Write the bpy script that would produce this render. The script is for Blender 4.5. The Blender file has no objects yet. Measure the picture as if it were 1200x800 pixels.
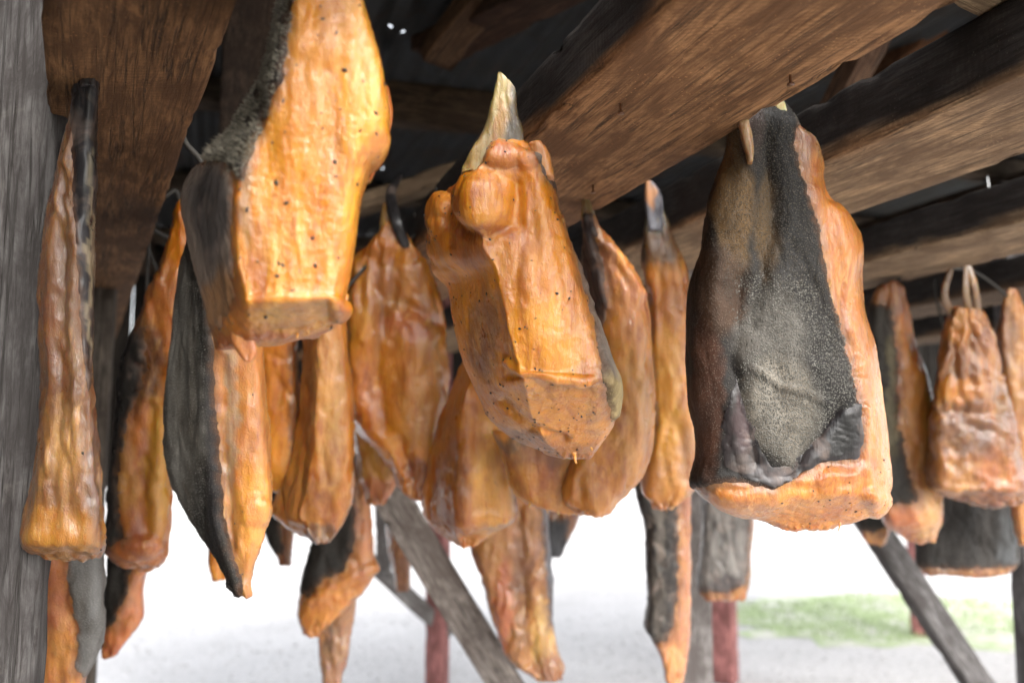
import bpy, math, random
import numpy as np
from mathutils import Vector

SC = bpy.context.scene
COL = SC.collection
R = math.radians
rng = np.random.default_rng(11)
random.seed(5)

# ------------------------------------------------------------------ camera
F = 1000.0                       # focal length in photograph pixels (1200 x 800 frame)
PITCH = math.atan(0.11)
SP, CP = math.sin(PITCH), math.cos(PITCH)
cam_d = bpy.data.cameras.new('camera')
cam = bpy.data.objects.new('camera', cam_d)
COL.objects.link(cam)
cam_d.sensor_width = 36
cam_d.lens = 36 * F / 1200
cam_d.clip_start = 0.05
cam_d.clip_end = 3000
cam_d.dof.use_dof = True
cam_d.dof.focus_distance = 1.03
cam_d.dof.aperture_fstop = 3.0
cam.rotation_euler = (math.pi / 2 + PITCH, 0, 0)
SC.camera = cam
GROUND = -1.5

# ------------------------------------------------------------------ world and sun (overcast day)
SUN_EL, SUN_AZ = R(36), R(150)          # azimuth clockwise from +Y: behind the camera, to the right
w = bpy.data.worlds.new('World')
SC.world = w
w.use_nodes = True
nt = w.node_tree
nt.nodes.clear()
sky = nt.nodes.new('ShaderNodeTexSky')
sky.sky_type = 'NISHITA'
sky.sun_disc = False
sky.sun_elevation = SUN_EL
sky.sun_rotation = SUN_AZ
sky.air_density = 1.0
sky.dust_density = 3.0
hs = nt.nodes.new('ShaderNodeHueSaturation')   # overcast: a grey-white sky
hs.inputs['Saturation'].default_value = 0.22
bg = nt.nodes.new('ShaderNodeBackground')
bg.inputs['Strength'].default_value = 0.15
wo = nt.nodes.new('ShaderNodeOutputWorld')
nt.links.new(sky.outputs[0], hs.inputs['Color'])
nt.links.new(hs.outputs[0], bg.inputs[0])
nt.links.new(bg.outputs[0], wo.inputs[0])
sun_d = bpy.data.lights.new('sun', 'SUN')
sun_d.energy = 0.75
sun_d.angle = R(22)
sun_d.color = (1.0, 0.95, 0.88)
sun = bpy.data.objects.new('sun', sun_d)
COL.objects.link(sun)
sdir = Vector((math.sin(SUN_AZ) * math.cos(SUN_EL), math.cos(SUN_AZ) * math.cos(SUN_EL), math.sin(SUN_EL)))
sun.rotation_euler = sdir.to_track_quat('Z', 'Y').to_euler()
SC.view_settings.view_transform = 'Standard'
SC.view_settings.look = 'None'
SC.view_settings.gamma = 1
SC.view_settings.use_curve_mapping = False
SC.view_settings.exposure = 2.3
SC.cycles.max_bounces = 8
SC.cycles.diffuse_bounces = 5

# ------------------------------------------------------------------ pixel helpers (photograph pixels -> real points at a real distance)
def P(px, py, d):
    u, v = (px - 600) / F, (400 - py) / F
    return np.array([u * d, d * (CP - v * SP), d * (SP + v * CP)])
def PZ(px, d, z):
    """point seen in column px, at camera depth d, at height z"""
    px, d, z = np.broadcast_arrays(np.asarray(px, float), np.asarray(d, float), np.asarray(z, float))
    u = (px - 600) / F
    v = (z / d - SP) / CP
    return np.stack([u * d, d * (CP - v * SP), z], -1)
def proj(co):
    dep = co[..., 1] * CP + co[..., 2] * SP
    v = (-co[..., 1] * SP + co[..., 2] * CP) / dep
    return 600 + F * co[..., 0] / dep, 400 - F * v
ES = np.array([0.944, 0.33, 0.0])      # across the racks
EL = np.array([-0.33, 0.944, 0.0])     # along the racks
UZ = np.array([0, 0, 1.0])
def SL(s, l, z):
    return ES * s + EL * l + UZ * z

# ------------------------------------------------------------------ numpy gradient noise
_perm = np.random.default_rng(3).permutation(256)
_perm = np.concatenate([_perm, _perm, _perm])
_g = np.random.default_rng(4).normal(size=(256, 3))
_g /= np.linalg.norm(_g, axis=1)[:, None]
def noise(p):
    i = np.floor(p).astype(np.int64)
    f = p - i
    i &= 255
    q = f * f * f * (f * (f * 6 - 15) + 10)
    out = 0
    for dx in (0, 1):
        wx = q[..., 0] if dx else 1 - q[..., 0]
        for dy in (0, 1):
            wy = q[..., 1] if dy else 1 - q[..., 1]
            for dz in (0, 1):
                wz = q[..., 2] if dz else 1 - q[..., 2]
                h = _perm[_perm[_perm[(i[..., 0] + dx) & 255] + ((i[..., 1] + dy) & 255)] + ((i[..., 2] + dz) & 255)]
                g = _g[h]
                dd = g[..., 0] * (f[..., 0] - dx) + g[..., 1] * (f[..., 1] - dy) + g[..., 2] * (f[..., 2] - dz)
                out = out + wx * wy * wz * dd
    return out * 1.5
def fbm(p, sc, octv=3, off=0.0):
    p = p * np.asarray(sc) + off
    a, t = 1.0, 0
    for _ in range(octv):
        t = t + a * noise(p)
        p = p * 2.03 + 17.3
        a *= 0.5
    return t
def sstep(a, b, x):
    t = np.clip((x - a) / (b - a), 0, 1)
    return t * t * (3 - 2 * t)

# ------------------------------------------------------------------ meshes
def mesh_np(name, co, faces, tint=None):
    """faces: (M,k) int array"""
    me = bpy.data.meshes.new(name)
    co = np.ascontiguousarray(co, np.float32)
    faces = np.ascontiguousarray(faces, np.int32)
    m, k = faces.shape
    me.vertices.add(len(co))
    me.vertices.foreach_set('co', co.ravel())
    me.loops.add(m * k)
    me.loops.foreach_set('vertex_index', faces.ravel())
    me.polygons.add(m)
    me.polygons.foreach_set('loop_start', np.arange(0, m * k, k, dtype=np.int32))
    if tint is not None:
        at = me.attributes.new('tint', 'FLOAT_COLOR', 'POINT')
        t4 = np.ones((len(co), 4), np.float32)
        t4[:, :3] = np.broadcast_to(tint, (len(co), 3))
        at.data.foreach_set('color', t4.ravel())
    me.update(calc_edges=True)
    me.validate()
    me.shade_smooth()
    return me
def obj(name, me, mat=None, parent=None, loc=None):
    o = bpy.data.objects.new(name, me)
    COL.objects.link(o)
    if mat: me.materials.append(mat)
    if parent: o.parent = parent
    if loc is not None: o.location = loc
    return o
def empty(name, loc, label, cat, group=None, rot=None):
    o = bpy.data.objects.new(name, None)
    COL.objects.link(o)
    o.empty_display_size = 0.05
    o.location = loc
    if rot is not None: o.rotation_euler = rot
    o['label'] = label
    o['category'] = cat
    if group: o['group'] = group
    return o
def tag(o, label, cat, group=None):
    o['label'] = label
    o['category'] = cat
    if group: o['group'] = group
    return o
def struct(name, me, mat):
    o = obj(name, me, mat)
    o['kind'] = 'structure'
    return o
def gridfaces(nr, nc, closed=True):
    i = np.arange(nr - 1)[:, None]
    j = np.arange(nc if closed else nc - 1)[None, :]
    j2 = (j + 1) % nc
    return np.stack([i * nc + j, (i + 1) * nc + j, (i + 1) * nc + j2, i * nc + j2], -1).reshape(-1, 4)
def gnormals(G):
    du = np.roll(G, -1, 1) - np.roll(G, 1, 1)
    dv = np.empty_like(G)
    dv[1:-1] = G[2:] - G[:-2]
    dv[0] = G[1] - G[0]
    dv[-1] = G[-1] - G[-2]
    n = np.cross(dv, du)
    l = np.linalg.norm(n, axis=2, keepdims=True)
    return n / np.maximum(l, 1e-12)
def tube(pts, rad, n=10, flat=1.0, seg=6, twist=0.0):
    """closed tube through pts (smoothed); rad per point; flat<1 squashes it"""
    pts = np.asarray(pts, float)
    rad = np.asarray(rad, float) * np.ones(len(pts))
    t = np.linspace(0, len(pts) - 1, seg * (len(pts) - 1) + 1)
    C = catmull(pts, t)
    rr = np.maximum(catmull(rad[:, None], t)[:, 0], 1e-4)
    T = np.gradient(C, axis=0)
    T /= np.linalg.norm(T, axis=1)[:, None]
    ref = np.array([0, 1.0, 0]) if abs(T[:, 1]).mean() < 0.8 else np.array([1.0, 0, 0])
    A = np.cross(T, ref)
    A /= np.linalg.norm(A, axis=1)[:, None]
    B = np.cross(T, A)
    a = np.linspace(0, 2 * np.pi, n, endpoint=False)
    tw = np.linspace(0, twist, len(C))[:, None]
    G = C[:, None] + rr[:, None, None] * (np.cos(a + 0 * tw)[..., None] * (A[:, None] * np.cos(tw)[..., None] + B[:, None] * np.sin(tw)[..., None])
        + flat * np.sin(a + 0 * tw)[..., None] * (B[:, None] * np.cos(tw)[..., None] - A[:, None] * np.sin(tw)[..., None]))
    G = np.concatenate([np.repeat(C[:1, None], n, 1), G, np.repeat(C[-1:, None], n, 1)])
    return G
def catmull(p, t, closed=False):
    n = len(p)
    i = np.floor(t).astype(int)
    if not closed: i = np.clip(i, 0, n - 2)
    f = (t - i)
    f = f.reshape(f.shape + (1,) * (p.ndim - 1))
    if closed:
        a, b, c, d = p[(i - 1) % n], p[i % n], p[(i + 1) % n], p[(i + 2) % n]
    else:
        a, b, c, d = p[np.maximum(i - 1, 0)], p[i], p[i + 1], p[np.minimum(i + 2, n - 1)]
    return 0.5 * ((2 * b) + (c - a) * f + (2 * a - 5 * b + 4 * c - d) * f ** 2 + (3 * b - a - 3 * c + d) * f ** 3)

# ------------------------------------------------------------------ materials
class NT:
    def __init__(s, name):
        s.m = bpy.data.materials.new(name)
        s.m.use_nodes = True
        s.t = s.m.node_tree
        s.t.nodes.clear()
        s.out = s.n('ShaderNodeOutputMaterial')
        s.b = s.n('ShaderNodeBsdfPrincipled')
        s.l(s.b.outputs[0], s.out.inputs[0])
    def n(s, k, **kw):
        x = s.t.nodes.new(k)
        for a, v in kw.items(): setattr(x, a, v)
        return x
    def l(s, a, b): s.t.links.new(a, b)
    def coord(s, scale, rnd=True):
        tc = s.n('ShaderNodeTexCoord')
        mp = s.n('ShaderNodeMapping')
        s.l(tc.outputs['Object'], mp.inputs[0])
        mp.inputs['Scale'].default_value = scale
        if rnd:
            oi = s.n('ShaderNodeObjectInfo')
            m = s.n('ShaderNodeMath', operation='MULTIPLY')
            s.l(oi.outputs['Random'], m.inputs[0])
            m.inputs[1].default_value = 37.0
            s.l(m.outputs[0], mp.inputs['Location'])
        return mp.outputs[0]
    def noise(s, vec, scale=1.0, detail=4.0, rough=0.55, dist=0.0):
        x = s.n('ShaderNodeTexNoise')
        s.l(vec, x.inputs['Vector'])
        x.inputs['Scale'].default_value = scale
        x.inputs['Detail'].default_value = detail
        x.inputs['Roughness'].default_value = rough
        x.inputs['Distortion'].default_value = dist
        return x.outputs[0]
    def voro(s, vec, scale=1.0, feature='F1', rnd=1.0):
        x = s.n('ShaderNodeTexVoronoi', feature=feature)
        s.l(vec, x.inputs['Vector'])
        x.inputs['Scale'].default_value = scale
        x.inputs['Randomness'].default_value = rnd
        return x.outputs[0]
    def ramp(s, fac, stops):
        x = s.n('ShaderNodeValToRGB')
        e = x.color_ramp.elements
        while len(e) < len(stops): e.new(0.5)
        for el, (p, c) in zip(e, stops):
            el.position = p
            el.color = (c, c, c, 1) if not hasattr(c, '__len__') else (*c, 1)
        s.l(fac, x.inputs[0])
        return x.outputs[0]
    def mix(s, fac, a, b, mode='MIX'):
        x = s.n('ShaderNodeMix', data_type='RGBA', blend_type=mode)
        x.clamp_factor = True
        for sock, v in ((x.inputs[0], fac), (x.inputs[6], a), (x.inputs[7], b)):
            if hasattr(v, 'is_output'): s.l(v, sock)
            elif hasattr(v, '__len__'): sock.default_value = (*v, 1)
            else: sock.default_value = v
        return x.outputs[2]
    def math(s, op, a, b=0.0):
        x = s.n('ShaderNodeMath', operation=op)
        for sock, v in ((x.inputs[0], a), (x.inputs[1], b)):
            if hasattr(v, 'is_output'): s.l(v, sock)
            else: sock.default_value = v
        return x.outputs[0]
    def tint(s):
        x = s.n('ShaderNodeAttribute', attribute_name='tint')
        return x.outputs[0]
    def bump(s, h, strength, dist, prev=None):
        x = s.n('ShaderNodeBump')
        x.inputs['Strength'].default_value = strength
        x.inputs['Distance'].default_value = dist
        s.l(h, x.inputs['Height'])
        if prev is not None: s.l(prev, x.inputs['Normal'])
        return x.outputs[0]
    def set(s, **kw):
        for k, v in kw.items():
            sock = s.b.inputs[k.replace('_', ' ')]
            if hasattr(v, 'is_output'): s.l(v, sock)
            else: sock.default_value = v

def flesh_mat():
    m = NT('cured_flesh')
    c = m.coord((1, 1, 1))
    cf = m.coord((1, 1, 0.13))
    t = m.mix(1.0, m.tint(), (0.80, 0.83, 0.6), "MULTIPLY")
    fib = m.noise(cf, 85, 5, 0.6, 0.4)
    lump = m.noise(c, 17, 4, 0.6, 0.6)
    fine = m.noise(c, 150, 4, 0.65)
    dark = m.mix(1.0, t, (0.62, 0.36, 0.2), 'MULTIPLY')
    pale = m.mix(0.3, t, (0.80, 0.40, 0.06))
    col = m.mix(m.ramp(fib, [(0.48, 0), (0.70, 0.6)]), t, dark)
    col = m.mix(m.ramp(lump, [(0.50, 0), (0.72, 0.5)]), col, pale)
    fat = m.noise(m.coord((1, 1, 0.1)), 120, 4, 0.62, 0.8)
    where = m.ramp(m.noise(c, 12, 3, 0.6), [(0.46, 0.0), (0.64, 1)])
    col = m.mix(m.math('MULTIPLY', m.ramp(fat, [(0.50, 0), (0.66, 0.4)]), where), col, (0.76, 0.42, 0.14))
    patch = m.noise(m.coord((1, 1, 0.33)), 11, 5, 0.6, 0.9)
    col = m.mix(m.ramp(patch, [(0.54, 0), (0.70, 0.85)]), col, m.mix(1.0, t, (0.50, 0.27, 0.2), 'MULTIPLY'))
    col = m.mix(m.ramp(patch, [(0.30, 0.6), (0.46, 0)]), col, m.mix(1.0, t, (1.15, 1.35, 1.2), 'MULTIPLY'))
    vein = m.noise(m.coord((1, 1, 0.16)), 34, 4, 0.6, 1.2)
    vm = m.math('MULTIPLY', m.ramp(vein, [(0.455, 0), (0.495, 1), (0.535, 0)]), m.ramp(m.noise(c, 15, 3), [(0.50, 0), (0.66, 0.6)]))
    col = m.mix(vm, col, m.mix(1.0, t, (0.5, 0.25, 0.18), 'MULTIPLY'))
    # tiny brown flecks caught in the dried surface
    fl = m.voro(c, 130)
    gate = m.ramp(m.noise(c, 26, 2), [(0.5, 0), (0.62, 1)])
    fleck = m.math('MULTIPLY', m.ramp(fl, [(0.08, 1), (0.15, 0)]), gate)
    col = m.mix(m.math('MULTIPLY', fleck, 0.5), col, (0.06, 0.02, 0.008))
    rough = m.ramp(m.noise(c, 38, 4, 0.6), [(0.3, 0.25), (0.7, 0.45)])
    b = m.bump(fib, 0.4, 0.0025)
    b = m.bump(m.noise(m.coord((1, 1, 0.55)), 230, 5, 0.65, 0.9), 0.75, 0.0022, b)
    b = m.bump(m.noise(c, 620, 2), 0.25, 0.0005, b)
    cb = m.bump(m.noise(m.coord((1, 1, 0.32)), 185, 5, 0.62, 1.0), 0.8, 0.0026)
    cb = m.bump(fib, 0.35, 0.003, cb)
    m.set(Base_Color=col, Roughness=rough, Normal=b, Subsurface_Weight=0.55, Subsurface_Radius=(1.0, 0.34, 0.07), Subsurface_Scale=0.012, Coat_Normal=cb,
          Coat_Weight=1.0, Coat_IOR=1.5, Coat_Roughness=0.075, Specular_IOR_Level=0.4)
    return m.m
def skin_mat():
    m = NT('shark_skin')
    c = m.coord((1, 1, 0.8))
    t = m.tint()
    v = m.voro(c, 430)
    big = m.noise(m.coord((1, 1, 0.35)), 26, 5, 0.62, 0.5)
    gate = m.ramp(big, [(0.34, 0.1), (0.62, 1)])
    tip = m.math('MULTIPLY', m.ramp(v, [(0.10, 1), (0.36, 0)]), gate)
    dark = m.mix(1.0, t, (0.42, 0.39, 0.35), 'MULTIPLY')
    lite = m.mix(0.38, t, (0.37, 0.33, 0.265))
    col = m.mix(m.ramp(big, [(0.36, 0), (0.66, 1)]), dark, t)
    col = m.mix(m.math('MULTIPLY', tip, 0.6), col, lite)
    b = m.bump(m.ramp(v, [(0.0, 1), (0.45, 0)]), 0.6, 0.0018)
    b = m.bump(m.noise(m.coord((1, 1, 0.18)), 70, 4), 0.5, 0.003, b)
    m.set(Base_Color=col, Roughness=m.ramp(big, [(0.3, 0.45), (0.7, 0.75)]), Normal=b, Specular_IOR_Level=0.28)
    return m.m
def hide_mat():
    """smooth wet hide, bare of denticles"""
    m = NT('smooth_hide')
    cf = m.coord((1, 1, 0.15))
    t = m.tint()
    f = m.noise(cf, 70, 5, 0.6, 0.5)
    g = m.noise(m.coord((1, 1, 1)), 24, 4, 0.6, 0.6)
    dark = m.mix(1.0, t, (0.4, 0.38, 0.4), 'MULTIPLY')
    lite = m.mix(0.35, t, (0.42, 0.30, 0.24))
    col = m.mix(m.ramp(f, [(0.4, 0), (0.65, 0.9)]), t, dark)
    col = m.mix(m.ramp(g, [(0.52, 0), (0.74, 0.7)]), col, lite)
    b = m.bump(f, 0.6, 0.003)
    b = m.bump(m.noise(m.coord((1, 1, 1)), 300, 3), 0.3, 0.001, b)
    m.set(Base_Color=col, Roughness=m.ramp(g, [(0.3, 0.24), (0.7, 0.55)]), Normal=b, Coat_Weight=0.15, Coat_Roughness=0.2, Specular_IOR_Level=0.35)
    return m.m
def plain_mat(name, rough=0.6, noisy=60, amt=0.5, bump=0.4, metal=0.0):
    m = NT(name)
    t = m.tint()
    c = m.coord((1, 1, 1))
    f = m.noise(c, noisy, 5, 0.6)
    dark = m.mix(1.0, t, (1 - amt,) * 3, 'MULTIPLY')
    col = m.mix(m.ramp(f, [(0.35, 0), (0.65, 1)]), dark, t)
    m.set(Base_Color=col, Roughness=rough, Metallic=metal, Normal=m.bump(f, bump, 0.3 / noisy))
    return m.m
def wood_mat(name='weathered_timber', sawn=0.5):
    """local X is the length of the timber"""
    m = NT(name)
    t = m.tint()
    cg = m.coord((0.09, 1, 1))
    g = m.noise(cg, 150, 9, 0.72, 0.5)
    crack = m.noise(m.coord((0.03, 1, 1)), 38, 5, 0.6, 0.4)
    g2 = m.noise(m.coord((0.03, 1, 1)), 260, 3, 0.6)
    blot = m.noise(m.coord((0.6, 1, 1)), 13, 6, 0.68, 0.6)
    saw = m.n('ShaderNodeTexWave', wave_type='BANDS', bands_direction='X', wave_profile='SIN')
    mp = m.n('ShaderNodeMapping')
    tc = m.n('ShaderNodeTexCoord')
    m.l(tc.outputs['Object'], mp.inputs[0])
    mp.inputs['Rotation'].default_value = (0, 0, R(28))
    m.l(mp.outputs[0], saw.inputs['Vector'])
    saw.inputs['Scale'].default_value = 42
    saw.inputs['Distortion'].default_value = 5.5
    saw.inputs['Detail'].default_value = 3
    saw.inputs['Detail Scale'].default_value = 1.6
    dark = m.mix(1.0, t, (0.30, 0.27, 0.26), 'MULTIPLY')
    lite = m.mix(1.0, t, (1.55, 1.5, 1.4), 'MULTIPLY')
    col = m.mix(m.ramp(g, [(0.38, 0), (0.62, 1)]), dark, t)
    col = m.mix(m.ramp(blot, [(0.40, 0.85), (0.56, 0)]), col, dark)
    col = m.mix(m.ramp(blot, [(0.58, 0), (0.78, 0.7)]), col, lite)
    col = m.mix(m.math('MULTIPLY', m.ramp(saw.outputs[0], [(0.3, sawn), (0.7, 0.0)]), m.ramp(m.noise(m.coord((1, 1, 1)), 9, 3), [(0.42, 0), (0.6, 1)])), col, dark)
    ck = m.math('MULTIPLY', m.ramp(crack, [(0.478, 0), (0.5, 1), (0.522, 0)]), m.ramp(blot, [(0.4, 0), (0.55, 1)]))
    col = m.mix(m.math('MULTIPLY', ck, 0.75), col, (0.012, 0.01, 0.008))
    sp = m.voro(m.coord((1, 1, 1)), 160)
    if sawn: col = m.mix(m.math('MULTIPLY', m.ramp(sp, [(0.1, 0.6), (0.22, 0)]), m.ramp(m.noise(m.coord((1, 1, 1)), 20, 3), [(0.5, 0), (0.6, 1)])), col, lite)
    b = m.bump(g, 0.7, 0.004)
    b = m.bump(ck, 0.5, -0.004, b)
    b = m.bump(g2, 0.4, 0.0015, b)
    if sawn: b = m.bump(saw.outputs[0], 0.12, 0.001, b)
    m.set(Base_Color=col, Roughness=0.82, Normal=b, Specular_IOR_Level=0.25)
    return m.m
def roof_mat():
    m = NT('rusted_iron')
    c = m.coord((1, 1, 1))
    f = m.noise(c, 7, 6, 0.7, 0.4)
    col = m.ramp(f, [(0.4, (0.035, 0.037, 0.04)), (0.58, (0.028, 0.025, 0.022)), (0.72, (0.06, 0.026, 0.013))])
    m.set(Base_Color=col, Roughness=0.6, Metallic=0.2, Normal=m.bump(f, 0.3, 0.01))
    return m.m
def ground_mat():
    m = NT('pale_gravel')
    c = m.coord((1, 1, 1), False)
    a = m.noise(c, 1.1, 6, 0.65)
    s = m.voro(c, 34)
    s2 = m.voro(c, 95)
    col = m.ramp(a, [(0.3, (0.46, 0.445, 0.435)), (0.55, (0.55, 0.535, 0.525)), (0.75, (0.62, 0.605, 0.59))])
    col = m.mix(m.ramp(s, [(0.1, 0.0), (0.6, 0.4)]), col, (0.26, 0.25, 0.25))
    m.set(Base_Color=col, Roughness=0.95, Normal=m.bump(m.mix(0.5, s, s2), 0.7, 0.02))
    return m.m
def turf_mat(name='short_turf', k=1.0):
    m = NT(name)
    c = m.coord((1, 1, 1), False)
    a = m.noise(c, 3, 6, 0.7)
    col = m.ramp(a, [(0.32, (0.27, 0.36, 0.16)), (0.46, (0.40, 0.46, 0.28)), (0.56, (0.56, 0.55, 0.49))])
    if k != 1: col = m.mix(1.0, col, (k, k, k), 'MULTIPLY')
    m.set(Base_Color=col, Roughness=0.95, Normal=m.bump(m.noise(c, 60, 4), 0.8, 0.03))
    return m.m
FLESH, SKIN, HIDE, WOOD, IRON, GRAVEL, TURF = flesh_mat(), skin_mat(), hide_mat(), wood_mat('sawn_timber', 0.35), roof_mat(), ground_mat(), turf_mat()
GREYWOOD = wood_mat('grey_timber', 0.0)
DENT = plain_mat('denticle_tips', 0.55, 90, 0.35, 0.2)
SPECK = plain_mat('dark_specks', 0.35, 200, 0.4, 0.2)
CORD = plain_mat('hanging_cord', 0.7, 240, 0.5, 0.8)
STONE = plain_mat('loose_stones', 0.9, 30, 0.4, 0.4)
BLADE = plain_mat('grass_blades', 0.7, 6, 0.35, 0.0)
METAL = plain_mat('bright_nail', 0.35, 200, 0.3, 0.2, 1.0)

# ------------------------------------------------------------------ ground
def hump(x, y):
    p = np.stack([x, y, 0 * x], -1)
    return 0.015 * fbm(p, 0.8, 3)
gx = np.concatenate([np.linspace(-1500, -30, 10), np.linspace(-20, 20, 100), np.linspace(30, 1500, 10)])
gy = np.concatenate([np.linspace(-1500, -20, 8), np.linspace(-10, 25, 90), np.linspace(40, 1500, 10)])
X, Y = np.meshgrid(gx, gy)
co = np.stack([X, Y, GROUND + hump(X, Y) * (np.abs(X) < 20) * (Y > -10) * (Y < 25)], -1).reshape(-1, 3)
fc = gridfaces(len(gy), len(gx), False)[:, ::-1]
struct('ground', mesh_np('ground', co, fc), GRAVEL)
# unseen dark turf behind the camera, added to cut reflections on the meat
fx = np.concatenate([np.linspace(-1400, -25, 8), np.linspace(-20, 20, 60), np.linspace(25, 1400, 8)])
fr = np.array([0, 0.02, 0.3, 1, 2.5, 6, 15, 40, 150, 600, 1400.0])
X, Y = np.meshgrid(fx, fr)
Y2 = -1.9 - Y + 0.35 * fbm(np.stack([X, 0 * X, 0 * X], -1), 0.5, 4)
co = np.stack([X, Y2, GROUND + hump(X, Y2) * (np.abs(X) < 20) + 0.03 * np.minimum(Y * 10, 1) - 0.004 * (Y == 0)], -1).reshape(-1, 3)
struct('unseen_field', mesh_np('unseen_field', co, gridfaces(len(fr), len(fx), False)), turf_mat('unseen_turf', 0.42))
# turf patch at the right, beyond the roof edge
def turf_edge(a):
    c, s = np.cos(a), np.sin(a)
    return np.stack([3.35 + 1.9 * c, 7.3 + 0.95 * s, 0 * a], -1)
a = np.linspace(0, 2 * np.pi, 90, endpoint=False)
ring = turf_edge(a)
ring = ring + (ring - np.array([3.35, 7.3, 0])) * (0.42 * fbm(ring, 1.5, 4)[:, None])
rows = []
for k in (1.0, 0.93, 0.8, 0.6, 0.4, 0.2, 0.02):
    r = np.array([3.35, 7.3, 0]) + (ring - np.array([3.35, 7.3, 0])) * k
    r[:, 2] = GROUND + hump(r[:, 0], r[:, 1]) + (0.004 if k == 1 else 0.012 + 0.008 * fbm(r, 2.5, 2))
    rows.append(r)
G = np.array(rows)
struct('turf', mesh_np('turf', G.reshape(-1, 3), gridfaces(len(rows), 90)), TURF)
def blades(n, pick):
    vs, fs, tn = [], [], []
    for i in range(n):
        x, y, z = pick(i)
        h = random.uniform(0.012, 0.04)
        an = random.uniform(0, 6.28)
        dx, dy = math.cos(an) * 0.005, math.sin(an) * 0.005
        lx, ly = random.gauss(0, 0.02), random.gauss(0, 0.02)
        k = len(vs)
        vs += [(x - dx, y - dy, z), (x + dx, y + dy, z), (x + lx, y + ly, z + h)]
        fs.append((k, k + 1, k + 2))
        g = random.uniform(0.7, 1.25)
        tn += [(0.33 * g, 0.42 * g, 0.21 * g)] * 3
    return mesh_np('grass', np.array(vs), np.array(fs), np.array(tn))
def pick(i):
    while True:
        x, y = random.uniform(1.3, 5.4), random.uniform(6.2, 8.4)
        if ((x - 3.35) / 1.85) ** 2 + ((y - 7.3) / 0.9) ** 2 < 0.9 + 0.35 * math.sin(3 * x + 2 * y):
            return x, y, GROUND + 0.02
g = obj('grass', blades(6000, pick), BLADE)
g['kind'] = 'stuff'
# loose stones on the yard
oc = np.array([(1, 0, 0), (-1, 0, 0), (0, 1, 0), (0, -1, 0), (0, 0, 1), (0, 0, -1)], float)
of = np.array([(0, 2, 4), (2, 1, 4), (1, 3, 4), (3, 0, 4), (2, 0, 5), (1, 2, 5), (3, 1, 5), (0, 3, 5)])
def scatter_oct(cent, rad3, rotz, tint):
    n = len(cent)
    V = oc[None] * rad3[:, None, :]
    c, s = np.cos(rotz)[:, None], np.sin(rotz)[:, None]
    V = np.stack([V[..., 0] * c - V[..., 1] * s, V[..., 0] * s + V[..., 1] * c, V[..., 2]], -1) + cent[:, None]
    Fc = of[None] + 6 * np.arange(n)[:, None, None]
    return V.reshape(-1, 3), Fc.reshape(-1, 3), np.repeat(tint, 6, 0)
n = 5000
sy = rng.uniform(3.5, 7.5, n)
sx = rng.uniform(-0.7, 0.75, n) * sy
sr = rng.uniform(0.004, 0.011, n)
ct = np.stack([sx, sy, GROUND + hump(sx, sy) + 0.3 * sr], -1)
v, f, t = scatter_oct(ct, sr[:, None] * rng.uniform(0.6, 1.2, (n, 3)), rng.uniform(0, 6.28, n), rng.uniform(0.38, 0.62, (n, 1)) * np.array([1, 0.97, 0.95]))
o = obj('gravel', mesh_np('gravel', v, f, t), STONE)
o['kind'] = 'stuff'

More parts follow.
